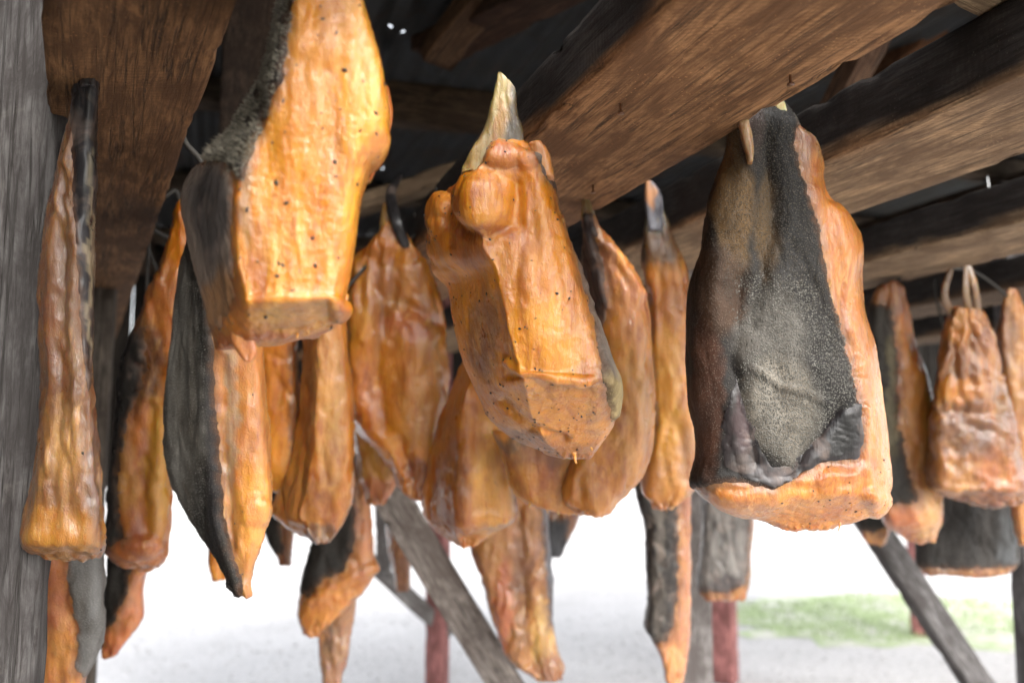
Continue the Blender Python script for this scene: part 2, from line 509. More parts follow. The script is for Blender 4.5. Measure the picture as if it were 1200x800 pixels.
# ------------------------------------------------------------------ timbers
def timber_mesh(L, W, H, under, side, rough=1.0, seed=0.0, stain=None, step=0.02, taper=0.0):
    """length along local X (0..L), width along Y, height along Z, centred"""
    nr = max(8, int(L / step))
    e = min(W, H) * 0.045
    pts = []
    def edge(a, b, n):
        for i in range(n): pts.append((a[0] + (b[0] - a[0]) * i / n, a[1] + (b[1] - a[1]) * i / n))
    w, h = W / 2, H / 2
    nw, nh = max(4, int(W / 0.013)), max(4, int(H / 0.013))
    # ordered so that rows along +X give outward normals
    edge((-w + e, -h), (w - e, -h), nw); edge((w - e, -h), (w, -h + e), 2)
    edge((w, -h + e), (w, h - e), nh); edge((w, h - e), (w - e, h), 2)
    edge((w - e, h), (-w + e, h), nw); edge((-w + e, h), (-w, h - e), 2)
    edge((-w, h - e), (-w, -h + e), nh); edge((-w, -h + e), (-w + e, -h), 2)
    ring = np.array(pts)
    xs = np.linspace(0, L, nr)
    G = np.zeros((nr, len(ring), 3))
    G[..., 0] = xs[:, None]
    k = 1 - taper * xs / L
    G[..., 1] = ring[None, :, 0] * k[:, None]
    G[..., 2] = ring[None, :, 1] * k[:, None]
    q = G.copy()
    N = -gnormals(G)
    sgn = np.sign((N[..., 1:] * G[..., 1:]).sum(-1).mean())
    N = N * sgn
    flip = sgn > 0
    ed = np.clip(1 - np.minimum(np.abs(np.abs(ring[:, 0]) - w), 1) / (W * 0.12), 0, 1) * np.clip(1 - np.abs(np.abs(ring[:, 1]) - h) / (H * 0.2), 0, 1)
    dsp = 0.0016 * fbm(q, (3, 40, 40), 3, seed) + 0.0012 * fbm(q, (5, 8, 8), 2, seed + 5)
    chip = np.maximum(fbm(q, (20, 40, 40), 3, seed + 9) - 0.22, 0)
    dsp = dsp * rough - chip * ed[None] * 0.02 * rough
    G = G + N * dsp[..., None]
    G[..., 1] += (0.003 * fbm(np.stack([xs, 0 * xs, 0 * xs], -1), 1.3, 2, seed + 2) * rough)[:, None]
    end0 = G[0].mean(0); end1 = G[-1].mean(0)
    cap0 = [end0 + (G[0] - end0) * s for s in (0.02, 0.5, 0.97)]
    cap1 = [end1 + (G[-1] - end1) * s for s in (0.97, 0.5, 0.02)]
    Gf = np.concatenate([np.array(cap0), G, np.array(cap1)])
    qf = np.concatenate([np.repeat(q[:1], 3, 0), q, np.repeat(q[-1:], 3, 0)])
    isU = (ring[:, 1] < -h + e * 0.9)[None]
    wob = H * 0.22 * fbm(qf, (5, 10, 10), 3, seed + 3)
    low = sstep(-h + H * 0.10, -h + H * 0.24, qf[..., 2] + wob)     # the black weathering stops short of the lower edge
    T = np.asarray(under)[None, None] * (1 - low[..., None]) + np.asarray(side)[None, None] * low[..., None]
    T = np.where(isU[..., None], np.asarray(under)[None, None], T)
    if stain:
        for (x, y, z, r, c) in stain:
            d = np.linalg.norm(qf - np.array([x, y, z]), axis=-1) + 0.4 * r * fbm(qf, 25, 3, seed)
            k = sstep(r, r * 0.4, d)[..., None]
            T = T * (1 - k) + np.asarray(c) * k
    fcs = gridfaces(len(Gf), len(ring))
    if not flip: fcs = fcs[:, ::-1]
    return Gf.reshape(-1, 3), fcs, T.reshape(-1, 3)
def frame_to(p0, p1, up=(0, 0, 1)):
    from mathutils import Matrix
    x = Vector(np.asarray(p1) - np.asarray(p0)).normalized()
    u = Vector(up)
    y = u.cross(x).normalized()
    z = x.cross(y)
    return Matrix((x, y, z)).transposed().to_euler(), (Vector(np.asarray(p1)) - Vector(np.asarray(p0))).length
_seed = [1.0]
def timber(name, p0, p1, W, H, under, side, up=(0, 0, 1), label=None, cat=None, group=None, parent=None, mat=None, **kw):
    rot, L = frame_to(p0, p1, up)
    _seed[0] += 7.7
    v, f, t = timber_mesh(L, W, H, under, side, seed=_seed[0], **kw)
    o = obj(name, mesh_np(name, v, f, t), WOOD if name == 'rack_beam' else GREYWOOD, parent)
    o.location = Vector(np.asarray(p0)) - (parent.location if parent else Vector())
    o.rotation_euler = rot
    if label: tag(o, label, cat, group)
    return o
BROWN, BLACK = (0.40, 0.21, 0.095), (0.050, 0.044, 0.041)
GREY = (0.26, 0.25, 0.245)
BG = 'rough timber beams the meat hangs from'
BZ, BH = 0.40, 0.085                       # underside of the racks and their height
def beam(s0, s1, l0, l1, label, under=BROWN, side=BLACK, h=BH, **kw):
    sc = (s0 + s1) / 2
    return timber('rack_beam', SL(sc, l0, BZ + h / 2), SL(sc, l1, BZ + h / 2), s1 - s0, h, under, side, label=label, cat='beam', group=BG, **kw)
b1 = beam(0.389, 0.640, -0.1, 4.6, 'wide brown beam crossing the top middle, the big orange lump hangs from its edge')
b2 = beam(0.838, 1.090, -0.1, 4.6, 'beam with a sooty black side just behind the big black-skinned piece', under=(0.40, 0.265, 0.15), h=0.095)
b3 = beam(1.425, 1.685, 0.0, 4.6, 'farther beam with a rust spot and an upright nail on its black side', under=(0.38, 0.265, 0.16), stain=[(2.05, 0.13, 0.0, 0.06, (0.30, 0.09, 0.03)), (2.0, -0.13, -0.03, 0.06, (0.30, 0.09, 0.03))])
b4 = beam(2.05, 2.28, 0.2, 4.6, 'dark beam farthest to the right, above the brown piece with two loops', under=(0.20, 0.13, 0.08))
b5 = beam(2.75, 2.98, 0.4, 4.6, 'dark beam far beyond the others, mostly hidden', under=(0.20, 0.13, 0.08))
bz = BZ + 0.05
timber('rack_beam', [0.02, 0.0 + 0.02, bz], [-1.75, 3.55, bz], 0.165, 0.10, (0.24, 0.125, 0.055), BLACK,
       label='broad dark brown beam overhead at the left, above the long stringy piece', cat='beam', group=BG)
# cross timber lying on the beams, upper right
cd = np.array([0.84, 0.54, 0]); cd /= np.linalg.norm(cd)
cp = np.array([0.473, 0.92, BZ + BH + 0.052]) + np.array([0.54, -0.84, 0]) * 0.062
timber('cross_timber', cp - cd * 0.9, cp + cd * 2.2, 0.12, 0.08, (0.42, 0.32, 0.20), (0.36, 0.28, 0.18),
       label='pale cross timber lying over the beams in the top right corner', cat='beam')
# rusty nails driven into the beams
nm = (tube([(0, 0, 0), (0, 0, -0.012), (0, 0, -0.0125), (0, 0, -0.0145)], [0.0018, 0.0018, 0.0042, 0.0042], 8, 1.0, 2))
nail_me = mesh_np('nail', nm.reshape(-1, 3), gridfaces(len(nm), 8), (0.16, 0.07, 0.035))
for bm_, (lx, ly) in ((b1, (1.0, 0.06)), (b1, (1.32, -0.05)), (b1, (0.86, -0.08)), (b2, (1.30, 0.05)), (b2, (1.62, -0.06)), (b3, (2.2, 0.03)), (b3, (1.9, -0.08))):
    no = obj('nail', nail_me, None, bm_)
    no.location = (lx, ly, -bm_.dimensions.z / 2 + 0.004)
nail_me.materials.append(SPECK)
# upright nail standing on beam three
nb = P(1160, 232, 2.02)
npt = [nb, nb + np.array([-0.003, 0, 0.055])]
me = mesh_np('nail', (tube(npt, [0.0026, 0.0022], 8) - nb).reshape(-1, 3), gridfaces(9, 8), (0.5, 0.5, 0.5))
o = obj('nail', me, METAL, None, nb)
tag(o, 'bright bent nail standing up from the top of a black beam', 'nail')

# ------------------------------------------------------------------ roof: corrugated sheets with nail holes, rafters, purlins
RZ = 1.06
def rz(s, l): return RZ + 0.035 * s
SW = 0.86
def zsheet(s, l):
    k_ = np.floor((s + 0.62) / SW)
    return rz(s, l) + 0.008 * np.sin(s * 2 * np.pi / 0.076) + 0.004 * (k_ % 2)
holes = [(458, 30), (472, 38), (448, 197)]
hs_l = []
for hx, hy in holes:
    d = P(hx, hy, 1.0)
    s_, l_, z_ = d @ ES, d @ EL, d[2]
    t_ = RZ / (z_ - 0.035 * s_)
    for _ in range(60): t_ += 0.25 * (zsheet(s_ * t_, l_ * t_) / z_ - t_)
    hs_l.append((s_ * t_, l_ * t_))
roof = empty('shed_roof', SL(0, 0, RZ), 'dark corrugated iron roof on rafters with daylight through nail holes', 'roof')
SW = 0.86
s0 = -0.62
while s0 < 6.2:
    S = np.arange(s0, s0 + SW + 0.03, 0.0095)
    Ls = np.linspace(0.55, 4.9, 14).tolist()
    cut = []
    for hs_, hl_ in hs_l:
        if s0 + 0.015 < hs_ < s0 + SW:
            j = np.abs(S - hs_).argmin() - 0
            j = j if S[j] <= hs_ else j - 1
            S[j], S[j + 1] = hs_ - 0.0048, hs_ + 0.0048
            Ls += [hl_ - 0.008, hl_ + 0.008]
            cut.append((hs_, hl_))
    Ls = np.array(sorted(Ls))
    A, B = np.meshgrid(S, Ls)
    Z = rz(A, B) + 0.008 * np.sin(A * 2 * np.pi / 0.076) + (0.004 if int(round((s0 + 0.62) / SW)) % 2 else 0)
    co = (A[..., None] * ES + B[..., None] * EL + Z[..., None] * UZ).reshape(-1, 3)
    fc = gridfaces(len(Ls), len(S), False)
    cen = co[fc].mean(1)
    keep = np.ones(len(fc), bool)
    for hs_, hl_ in cut:
        keep &= ~((np.abs(cen @ ES - hs_) < 0.004) & (np.abs(cen @ EL - hl_) < 0.004))
    obj('roof_sheet', mesh_np('roof_sheet', co - np.array(roof.location), fc[keep]), IRON, roof)
    s0 += SW
for i, l in enumerate((0.66, 1.35, 2.62, 3.6, 4.6)):
    timber('purlin', SL(-0.6, l, rz(0, l) - 0.062), SL(6.3, l + 0.05, rz(6.3, l) - 0.062), 0.09, 0.075, (0.14, 0.10, 0.07), (0.12, 0.09, 0.065), parent=roof, step=0.06)
for i, s in enumerate((-0.35, 0.04, 1.2, 2.1, 3.1, 4.2, 5.4)):
    timber('rafter', SL(s, 0.58, rz(s, 0) - 0.165), SL(s, 4.85, rz(s, 0) - 0.165), 0.10, 0.12, (0.13, 0.085, 0.055), (0.11, 0.075, 0.05), parent=roof, step=0.06)
# odd boards nailed under the roof
TG = 'dark boards nailed across under the roof'
def brd(a, b, W, H, lab, c=(0.15, 0.10, 0.065), cat='board', name='tie_board', **kw):
    return timber(name, a, b, W, H, c, c, label=lab, cat=cat, **kw)
brd(P(330, 105, 2.5), P(640, 140, 2.3), 0.05, 0.11, 'dark tie board running level under the roof behind the pale tail strip', group=TG)
brd(P(510, 70, 2.1), P(610, -60, 1.9), 0.09, 0.05, 'short brown board slanting up beneath the roof beside two bright nail holes', (0.20, 0.11, 0.06), group=TG)
brd(P(505, 60, 2.2), P(760, -70, 1.7), 0.13, 0.04, 'reddish brown plank under the roof above the wide brown beam', (0.13, 0.07, 0.045), group=TG)
brd(P(980, 130, 2.0), P(1030, 30, 1.9), 0.07, 0.05, 'brown strut rising to the roof between the right-hand beams', (0.18, 0.10, 0.06), group=TG)
brd(P(1035, 90, 2.6), P(1120, 20, 2.4), 0.10, 0.05, 'rusty brown board under the roof in the upper right gap', (0.24, 0.11, 0.05), group=TG)
brd(P(380, 255, 2.4), P(560, 195, 2.5), 0.09, 0.05, 'pale brown rail seen between the top left lump and the centre lump', (0.34, 0.24, 0.15), group=TG)

# ------------------------------------------------------------------ left wall of upright planks and its posts
wall = empty('plank_wall', SL(-0.56, 0, GROUND), 'grey upright plank wall closing the shed on the left', 'wall')
l = -1.0
while l < 4.55:
    wd = random.uniform(0.12, 0.17)
    c = np.array(GREY) * random.uniform(0.3, 0.8) * np.array([1, random.uniform(0.92, 1.0), random.uniform(0.85, 1.0)])
    off = random.uniform(-0.012, 0.012)
    z0 = GROUND + 0.01 if l < 3.25 else -0.17 + random.uniform(-0.04, 0.03)
    timber('plank', SL(-0.56 + off, l + wd / 2, z0), SL(-0.56 + off + random.uniform(-0.01, 0.01), l + wd / 2, rz(-.56, 0) - 0.03), wd - random.uniform(0.002, 0.006), 0.022, c, c * 0.9, up=tuple(ES), parent=wall, step=0.05)
    l += wd
backdrop = empty('backdrop_boarding', SL(0, 4.72, -0.2), 'added dark boarding standing in for the dark rows of meat at the far end', 'wall')  # made-up boarding that darkens the far end behind the meat
s_ = -0.55
while s_ < 6.1:
    wd = random.uniform(0.13, 0.18)
    c = np.array((0.045, 0.037, 0.03)) * random.uniform(0.5, 1.2)
    timber('plank', SL(s_ + wd / 2, 4.72 + random.uniform(-.01, .01), -0.21 + random.uniform(-0.05, 0.04)), SL(s_ + wd / 2, 4.72, rz(s_, 0) - 0.03), wd - random.uniform(0.002, 0.006), 0.022, c, c, up=tuple(EL), parent=backdrop, step=0.08)
    s_ += wd
timber('wall_rail', SL(-0.52, -1.0, 0.62), SL(-0.52, 3.3, 0.62), 0.05, 0.09, (0.12, 0.09, 0.07), (0.10, 0.08, 0.06), parent=wall, step=0.05)
def post(px, d, W, D, top, c, label, name='post', cat='post', group='posts of the shed', lean=0.0, rot=0.2, **kw):
    b = PZ(px, d, 0.0)
    b = np.array([b[0], b[1], GROUND])
    tpt = b.copy(); tpt[2] = top; tpt[0] += lean
    return timber(name, b, tpt, W, D, c, c, up=(math.sin(rot), -math.cos(rot), 0), label=label, cat=cat, group=group, step=0.04, **kw)
o = post(8, 1.05, 0.105, 0.07, 0.85, (0.085, 0.08, 0.078), 'weathered grey post at the left edge, nearest to the camera', rot=0.3)
o = post(98, 2.3, 0.12, 0.06, 0.85, (0.16, 0.135, 0.11), 'dark brown post behind the long stringy piece', rot=0.3)
RED = (0.40, 0.17, 0.16)
post(515, 4.7, 0.10, 0.10, 0.9, RED, 'red painted post at the foot of the small grey brace', rot=-0.35)
post(843, 5.4, 0.13, 0.13, 0.9, RED, 'red painted post under the grey skin block', rot=-0.5)
post(1066, 6.6, 0.11, 0.11, 0.9, RED, 'red painted post standing on the grass behind the leaning pole', rot=-0.3)
post(806, 3.3, 0.13, 0.10, 0.9, (0.33, 0.31, 0.30), 'pale grey post behind the black slab with the pink edge', rot=0.1)
post(1204, 3.0, 0.13, 0.10, 0.9, (0.24, 0.23, 0.235), 'dark grey post at the right edge below the dark hide', rot=0.0)
RG = 'slanting grey braces of the shed'
timber('brace', P(430, 655, 4.4), P(527, 742, 4.62), 0.085, 0.05, GREY, GREY, up=(0, -1, 0.2), label='small grey brace slanting into a red post', cat='brace', group=RG)
timber('brace', P(447, 520, 3.9), P(450, 672, 4.3), 0.07, 0.05, (0.24, 0.21, 0.18), GREY, up=(0, -1, 0.2), label='short upright grey brown stick above the small grey brace', cat='brace', group=RG)
timber('brace', P(455, 575, 2.35), P(612, 835, 2.55), 0.10, 0.025, (0.36, 0.315, 0.28), (0.32, 0.285, 0.26), up=(0, -1, 0.1), label='wide grey plank slanting down behind the hanging meat at centre', cat='brace', group=RG)
timber('brace', P(1005, 590, 3.0), P(1175, 845, 2.9), 0.085, 0.075, (0.17, 0.165, 0.165), (0.15, 0.145, 0.145), up=(0, -1, 0.1), label='dark grey pole leaning over the grass at the right', cat='brace', group=RG)

# ------------------------------------------------------------------ hanging meat
def T_round(c=0.0): 
    a = np.linspace(np.pi, 3 * np.pi, 12, endpoint=False)
    x, y = np.cos(a), np.sin(a)
    return np.stack([np.sign(x) * np.abs(x) ** 0.8, 0.5 + 0.5 * np.sign(y) * np.abs(y) ** 0.8], -1)
def T_slab(c=0.0):
    return np.array([(-1, .55), (-.93, .2), (-.7, .03), (-.3, .0), (.3, -.02), (.7, .03), (.93, .2), (1, .55), (.9, .92), (.4, 1.05), (-.4, 1.05), (-.9, .92)])
def T_corner(c=-0.3):
    m = (c - 1) / 2
    r = (1 + c) / 2
    return np.array([(-1, .85), (m - .05, .45), (c - .06, .06), (c + .01, 0), (c + .09, .0), (r + .1, .02), (.85, .08), (1, .35), (.93, .75), (.5, 1.0), (-.2, 1.1), (-.8, 1.08)])
TMPL = {'round': T_round, 'slab': T_slab, 'corner': T_corner}

def inside(px, py, poly):
    """signed distance in px, positive inside"""
    poly = np.asarray(poly, float)
    a, b = poly, np.roll(poly, -1, 0)
    ins = np.zeros(px.shape, bool)
    dm = np.full(px.shape, 1e9)
    for (x0, y0), (x1, y1) in zip(a, b):
        t = np.clip(((px - x0) * (x1 - x0) + (py - y0) * (y1 - y0)) / max((x1 - x0) ** 2 + (y1 - y0) ** 2, 1e-9), 0, 1)
        dm = np.minimum(dm, (px - x0 - t * (x1 - x0)) ** 2 + (py - y0 - t * (y1 - y0)) ** 2)
        if y0 != y1:
            c = ((y0 > py) != (y1 > py)) & (px < (x1 - x0) * (py - y0) / (y1 - y0) + x0)
            ins ^= c
    return np.where(ins, 1, -1) * np.sqrt(dm)
def linedist(px, py, pl):
    dm = np.full(px.shape, 1e9)
    for (x0, y0), (x1, y1) in zip(pl[:-1], pl[1:]):
        t = np.clip(((px - x0) * (x1 - x0) + (py - y0) * (y1 - y0)) / max((x1 - x0) ** 2 + (y1 - y0) ** 2, 1e-9), 0, 1)
        dm = np.minimum(dm, np.hypot(px - x0 - t * (x1 - x0), py - y0 - t * (y1 - y0)))
    return dm
def loft(rows, d, t, tmpl='slab', res=0.005, seed=0.0, lump=0.006, wrinkle=0.0016, capn=5, blobs=(), creases=()):
    ctl = []
    for r in rows:
        y, xl, xr = r[:3]
        o = r[3] if len(r) > 3 else {}
        dd = d + o.get('dd', 0.0)
        th = o.get('t', t)
        tp = TMPL[o.get('tmpl', tmpl)]
        mid, hw = (xl + xr) / 2, (xr - xl) / 2
        A = tp((o['xc'] - mid) / hw) if 'xc' in o else (tp(-0.3) if tmpl == 'corner' else tp())
        z0 = P(mid, y, dd)[2]
        z = z0 + o.get('sl', 0) * A[:, 0] + o.get('sb', 0) * A[:, 1]
        ctl.append(PZ(mid + A[:, 0] * hw, dd + A[:, 1] * th, z))
    C = np.array(ctl)                               # rows, K, 3
    nR, K = C.shape[:2]
    # around
    tt = np.linspace(0, K, K * 16, endpoint=False)
    D = catmull(C.transpose(1, 0, 2), tt, True).transpose(1, 0, 2)
    seg = np.linalg.norm(np.roll(D, -1, 1) - D, axis=2)
    seg = np.sqrt((seg ** 2).mean(0)) 
    arc = np.concatenate([[0], np.cumsum(seg)])
    nc = int(np.clip(arc[-1] / res, 36, 520))
    ti = np.interp(np.linspace(0, arc[-1], nc, endpoint=False), arc, np.arange(K * 16 + 1)) / 16
    D = catmull(C.transpose(1, 0, 2), ti, True).transpose(1, 0, 2)
    # down
    tv = np.linspace(0, nR - 1, (nR - 1) * 16 + 1)
    E = catmull(D, tv)
    sg = np.linalg.norm(np.diff(E, axis=0), axis=2).max(1) * 0.5 + np.linalg.norm(np.diff(E.mean(1), axis=0), axis=1) * 0.5
    av = np.concatenate([[0], np.cumsum(sg)])
    nv = int(np.clip(av[-1] / res, 24, 480))
    ti = np.interp(np.linspace(0, av[-1], nv), av, tv)
    G = catmull(D, ti)
    c0, c1 = G[0].mean(0), G[-1].mean(0)
    sc = np.linspace(1, 0, capn + 2)[1:-1]
    top = np.array([c0 + (G[0] - c0) * s for s in list(sc[::-1])])
    rad = np.linalg.norm(G[-1] - c1, axis=1).mean()
    bot = np.array([c1 + (G[-1] - c1) * s - UZ * rad * 0.08 * (1 - s * s) for s in sc])
    G = np.concatenate([np.repeat(c0[None, None], nc, 1) + (G[0] - c0) * 0.01, top, G, bot, np.repeat(bot[-1].mean(0)[None, None], nc, 1) + (G[-1] - c1) * 0.01])
    N = gnormals(G)
    px, py = proj(G)
    front = (N * (-G)).sum(2) > 0
    q = G
    qw = q + 0.012 * np.stack([fbm(q, 16, 2, seed + 1), fbm(q, 16, 2, seed + 2), 0 * px], -1)
    dsp = lump * fbm(qw, (12, 12, 8), 2, seed)
    rid = 1 - np.abs(fbm(qw, (40, 40, 7), 3, seed + 3)) * 2.2
    dsp += wrinkle * rid + wrinkle * 0.55 * fbm(qw, (120, 120, 22), 3, seed + 8)
    dsp += lump * 0.16 * fbm(qw, (50, 50, 26), 2, seed + 21)
    if res >= 0.003:
        qf = q + 0.02 * np.stack([fbm(q, 9, 2, seed + 61), fbm(q, 9, 2, seed + 62), 0 * px], -1)
        f1 = np.abs(fbm(qf, (19, 19, 4.5), 2, seed + 63))
        dsp -= lump * 0.75 * np.clip(1 - f1 * 4.5, 0, 1) ** 1.5
        f2 = np.abs(fbm(qf, (42, 42, 14), 2, seed + 64))
        dsp += lump * 0.45 * np.clip(1 - f2 * 5, 0, 1) * sstep(-0.1, 0.4, fbm(q, 14, 2, seed + 65))
    if res < 0.003:
        pat = sstep(-0.3, 0.5, fbm(q, 18, 2, seed + 44))
        dsp += 0.0006 * pat * fbm(qw, (260, 260, 60), 3, seed + 11) + 0.0005 * (1 - pat) * fbm(qw, (150, 150, 190), 3, seed + 15)
    wpx = px + 4 * fbm(q, 30, 2, seed + 30)
    wpy = py + 4 * fbm(q, 30, 2, seed + 37)
    for (cx, cy, rx, ry, am) in blobs:
        k = ((wpx - cx) / rx) ** 2 + ((wpy - cy) / ry) ** 2
        dsp += np.where(front, am * sstep(0, 1, np.clip(1 - k, 0, 1)), 0)
    for pl, wd, am in creases:
        k = linedist(wpx, wpy, pl) / wd
        dsp += np.where(front, am * np.exp(-k * k), 0)
    # ragged lower rim
    rim_v = np.exp(-((np.arange(G.shape[0]) - (G.shape[0] - capn - 3)) / ((0.012 if res < 0.003 else 0.03) * G.shape[0] + 2)) ** 2)[:, None]
    dsp += rim_v * ((0.0035 if res < 0.003 else 0.006) * np.maximum(fbm(q, (60, 60, 40), 3, seed + 90), -0.1) + 0.0015 * fbm(q, (190, 190, 120), 2, seed + 91)) * min(1.0, t / 0.08)
    G = G + N * dsp[..., None]
    return G
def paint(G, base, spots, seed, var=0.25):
    """surface colour, with shadow and sheen painted in by some spots: spots = (cx, cy, rx, ry, colour, strength)"""
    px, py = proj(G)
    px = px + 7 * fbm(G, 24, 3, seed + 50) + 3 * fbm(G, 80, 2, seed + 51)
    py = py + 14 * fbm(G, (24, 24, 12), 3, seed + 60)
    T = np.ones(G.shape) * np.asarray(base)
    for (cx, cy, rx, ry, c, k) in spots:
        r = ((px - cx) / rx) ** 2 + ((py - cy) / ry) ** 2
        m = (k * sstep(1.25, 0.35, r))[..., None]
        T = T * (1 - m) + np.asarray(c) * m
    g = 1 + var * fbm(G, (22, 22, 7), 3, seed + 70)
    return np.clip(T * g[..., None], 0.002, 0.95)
MG = 'pieces of shark meat hanging from the beams to cure'
def shell(name, G, poly, mat, loc, par, tint, spots, th, seed, rag, back, rim):
    N = gnormals(G)
    px, py = proj(G)
    front = (N * (-G)).sum(2) > 0
    sd = inside(px, py, poly) + rag * fbm(G, 60, 3, seed + 5) + rag * 0.25 * fbm(G, 200, 2, seed + 6)
    if not back: sd = np.where(front, sd, -5)
    sd[:2] = -5; sd[-2:] = -5
    H = G + N * ((0.0003 if rim[0] > .1 else 0.0042) + th * sstep(0, 7, sd))[..., None]
    I = sd > 0
    acc, wt = np.zeros(G.shape), np.zeros(sd.shape)
    for di in (-1, 0, 1):
        for dj in (-1, 0, 1):
            if di == 0 and dj == 0: continue
            sn = np.roll(np.roll(sd, di, 0), dj, 1)
            gn = np.roll(np.roll(G, di, 0), dj, 1)
            ok = (~I) & (sn > 0)
            f_ = np.clip(sd / np.minimum(sd - sn, -1e-6), 0, 1)
            w_ = ok * (1.0 if di * dj == 0 else 0.3)
            acc += (G + (gn - G) * f_[..., None]) * w_[..., None]
            wt += w_
    ring_ = wt > 0
    H = np.where(ring_[..., None], acc / np.maximum(wt, 1e-9)[..., None] - N * (0.0004 if rim[0] > .1 else -0.0036), H)
    fc = gridfaces(*G.shape[:2])
    fc = fc[I.ravel()[fc].any(1) & (I | ring_).ravel()[fc].all(1)]
    if len(fc) == 0: return None, None, None
    idx, inv = np.unique(fc.ravel(), return_inverse=True)
    T = paint(H, tint, spots, seed, 0.45)
    kb = (0.75 * sstep(7, -1, sd + 3 * fbm(G, 120, 2, seed + 9)))[..., None]
    T = (T * (1 - kb) + np.array(rim) * kb).reshape(-1, 3)[idx]
    co = H.reshape(-1, 3)[idx]
    o = obj(name, mesh_np(name, co - loc, inv.reshape(-1, 4), T), mat, par)
    return o, co, N.reshape(-1, 3)[idx]
def spikes(co, N, n, h, r, tint, lean, loc, par, mask=None, name='denticle'):
    mask = np.ones(len(co)) if mask is None else mask * 1.0
    ii = np.nonzero(rng.random(len(co)) * 0.98 + 0.01 < mask)[0]
    if len(ii) == 0: return
    ii = rng.permutation(ii)
    cell = np.floor(co[ii] / n).astype(np.int64)
    key = cell[:, 0] * 1000003 + cell[:, 1] * 10007 + cell[:, 2]
    ii = ii[np.unique(key, return_index=True)[1]]
    n = len(ii)
    p = co[ii] + rng.normal(0, 0.0006, (n, 3))
    nn = N[ii]
    p = p - nn * ((p - co[ii]) * nn).sum(1)[:, None]
    T1 = np.cross(nn, np.array([0.3, 0.5, 0.8])); T1 /= np.linalg.norm(T1, axis=1)[:, None]
    T2 = np.cross(nn, T1)
    hh = (h * rng.uniform(0.6, 1.3, n))[:, None]
    rr = (r * rng.uniform(0.7, 1.2, n))[:, None]
    tip = p + nn * hh + np.asarray(lean)[None] * hh + rng.normal(0, 0.25, (n, 3)) * hh
    V = np.stack([p + T1 * rr, p - 0.5 * T1 * rr + 0.87 * T2 * rr, p - 0.5 * T1 * rr - 0.87 * T2 * rr, tip], 1)
    k = 4 * np.arange(n)[:, None, None]
    Fc = np.array([(0, 1, 3), (1, 2, 3), (2, 0, 3)])[None] + k
    g = rng.uniform(0.5, 1.35, (n, 1, 1))
    tn = np.ones((n, 4, 3)) * np.asarray(tint) * g
    tn[:, :3] *= 0.45
    o = obj(name, mesh_np(name, V.reshape(-1, 3) - loc, Fc.reshape(-1, 3), tn.reshape(-1, 3)), DENT, par)
    o['kind'] = 'stuff'
def specks(G, n, size, loc, par, box=None):
    N = gnormals(G)
    px, py = proj(G)
    ok = (N * (-G)).sum(2) > 0.1
    if box is not None: ok &= (px > box[0]) & (px < box[2]) & (py > box[1]) & (py < box[3])
    ii = np.nonzero(ok.ravel())[0]
    if len(ii) == 0: return
    ii = rng.choice(ii, n)
    p, nn = G.reshape(-1, 3)[ii], N.reshape(-1, 3)[ii]
    T1 = np.cross(nn, rng.normal(size=(n, 3))); T1 /= np.linalg.norm(T1, axis=1)[:, None]
    T2 = np.cross(nn, T1)
    L = (size * rng.uniform(0.35, 1.2, n))[:, None]
    Wd = L * rng.uniform(0.3, 0.75, (n, 1))
    p = p + nn * Wd * 0.3
    V = np.stack([p + T1 * L, p - T1 * L, p + T2 * Wd, p - T2 * Wd, p + nn * Wd * 0.8, p - nn * Wd], 1)
    Fc = of[None] + 6 * np.arange(n)[:, None, None]
    o = obj('fly_speck', mesh_np('fly_speck', V.reshape(-1, 3) - loc, Fc.reshape(-1, 3), (0.012, 0.009, 0.008)), SPECK, par)
    o['kind'] = 'stuff'
def tags_at(par, loc, pts, d, tint, r0=0.0038):
    """little strings and drips of flesh: (x, y, length px, lean px)"""
    for (x, y, ln, le) in pts:
        a = P(x, y - 6, d + 0.01); ln *= .7; m = P(x + le * 0.4, y + ln * 0.5, d); b = P(x + le, y + ln, d)
        n_ = 8
        Gt = tube([a, P(x + le * .15, y + ln * .1, d + .005), m, b], [r0 * 1.1, r0 * .6, r0 * 0.36, r0 * 0.12], n_, 0.6, 5)
        Gt = Gt + 0.0012 * fbm(Gt, 160, 2)[..., None]
        obj('flesh_tag', mesh_np('flesh_tag', (Gt - loc).reshape(-1, 3), gridfaces(len(Gt), n_), tint), FLESH, par)
def strip(par, loc, rows, d, t, tint, mat=None, name='tail_strip', seed=0.0, spots=(), res=0.005):
    G = loft(rows, d, t, 'slab', res, seed, lump=0.002, wrinkle=0.001)
    T = paint(G, tint, spots, seed, 0.3)
    return obj(name, mesh_np(name, (G - loc).reshape(-1, 3), gridfaces(*G.shape[:2]), T.reshape(-1, 3)), mat or FLESH, par)
BEDGE = [0.389, 0.640, 0.838, 1.090, 1.425, 1.685, 2.05, 2.28, 2.75, 2.98]
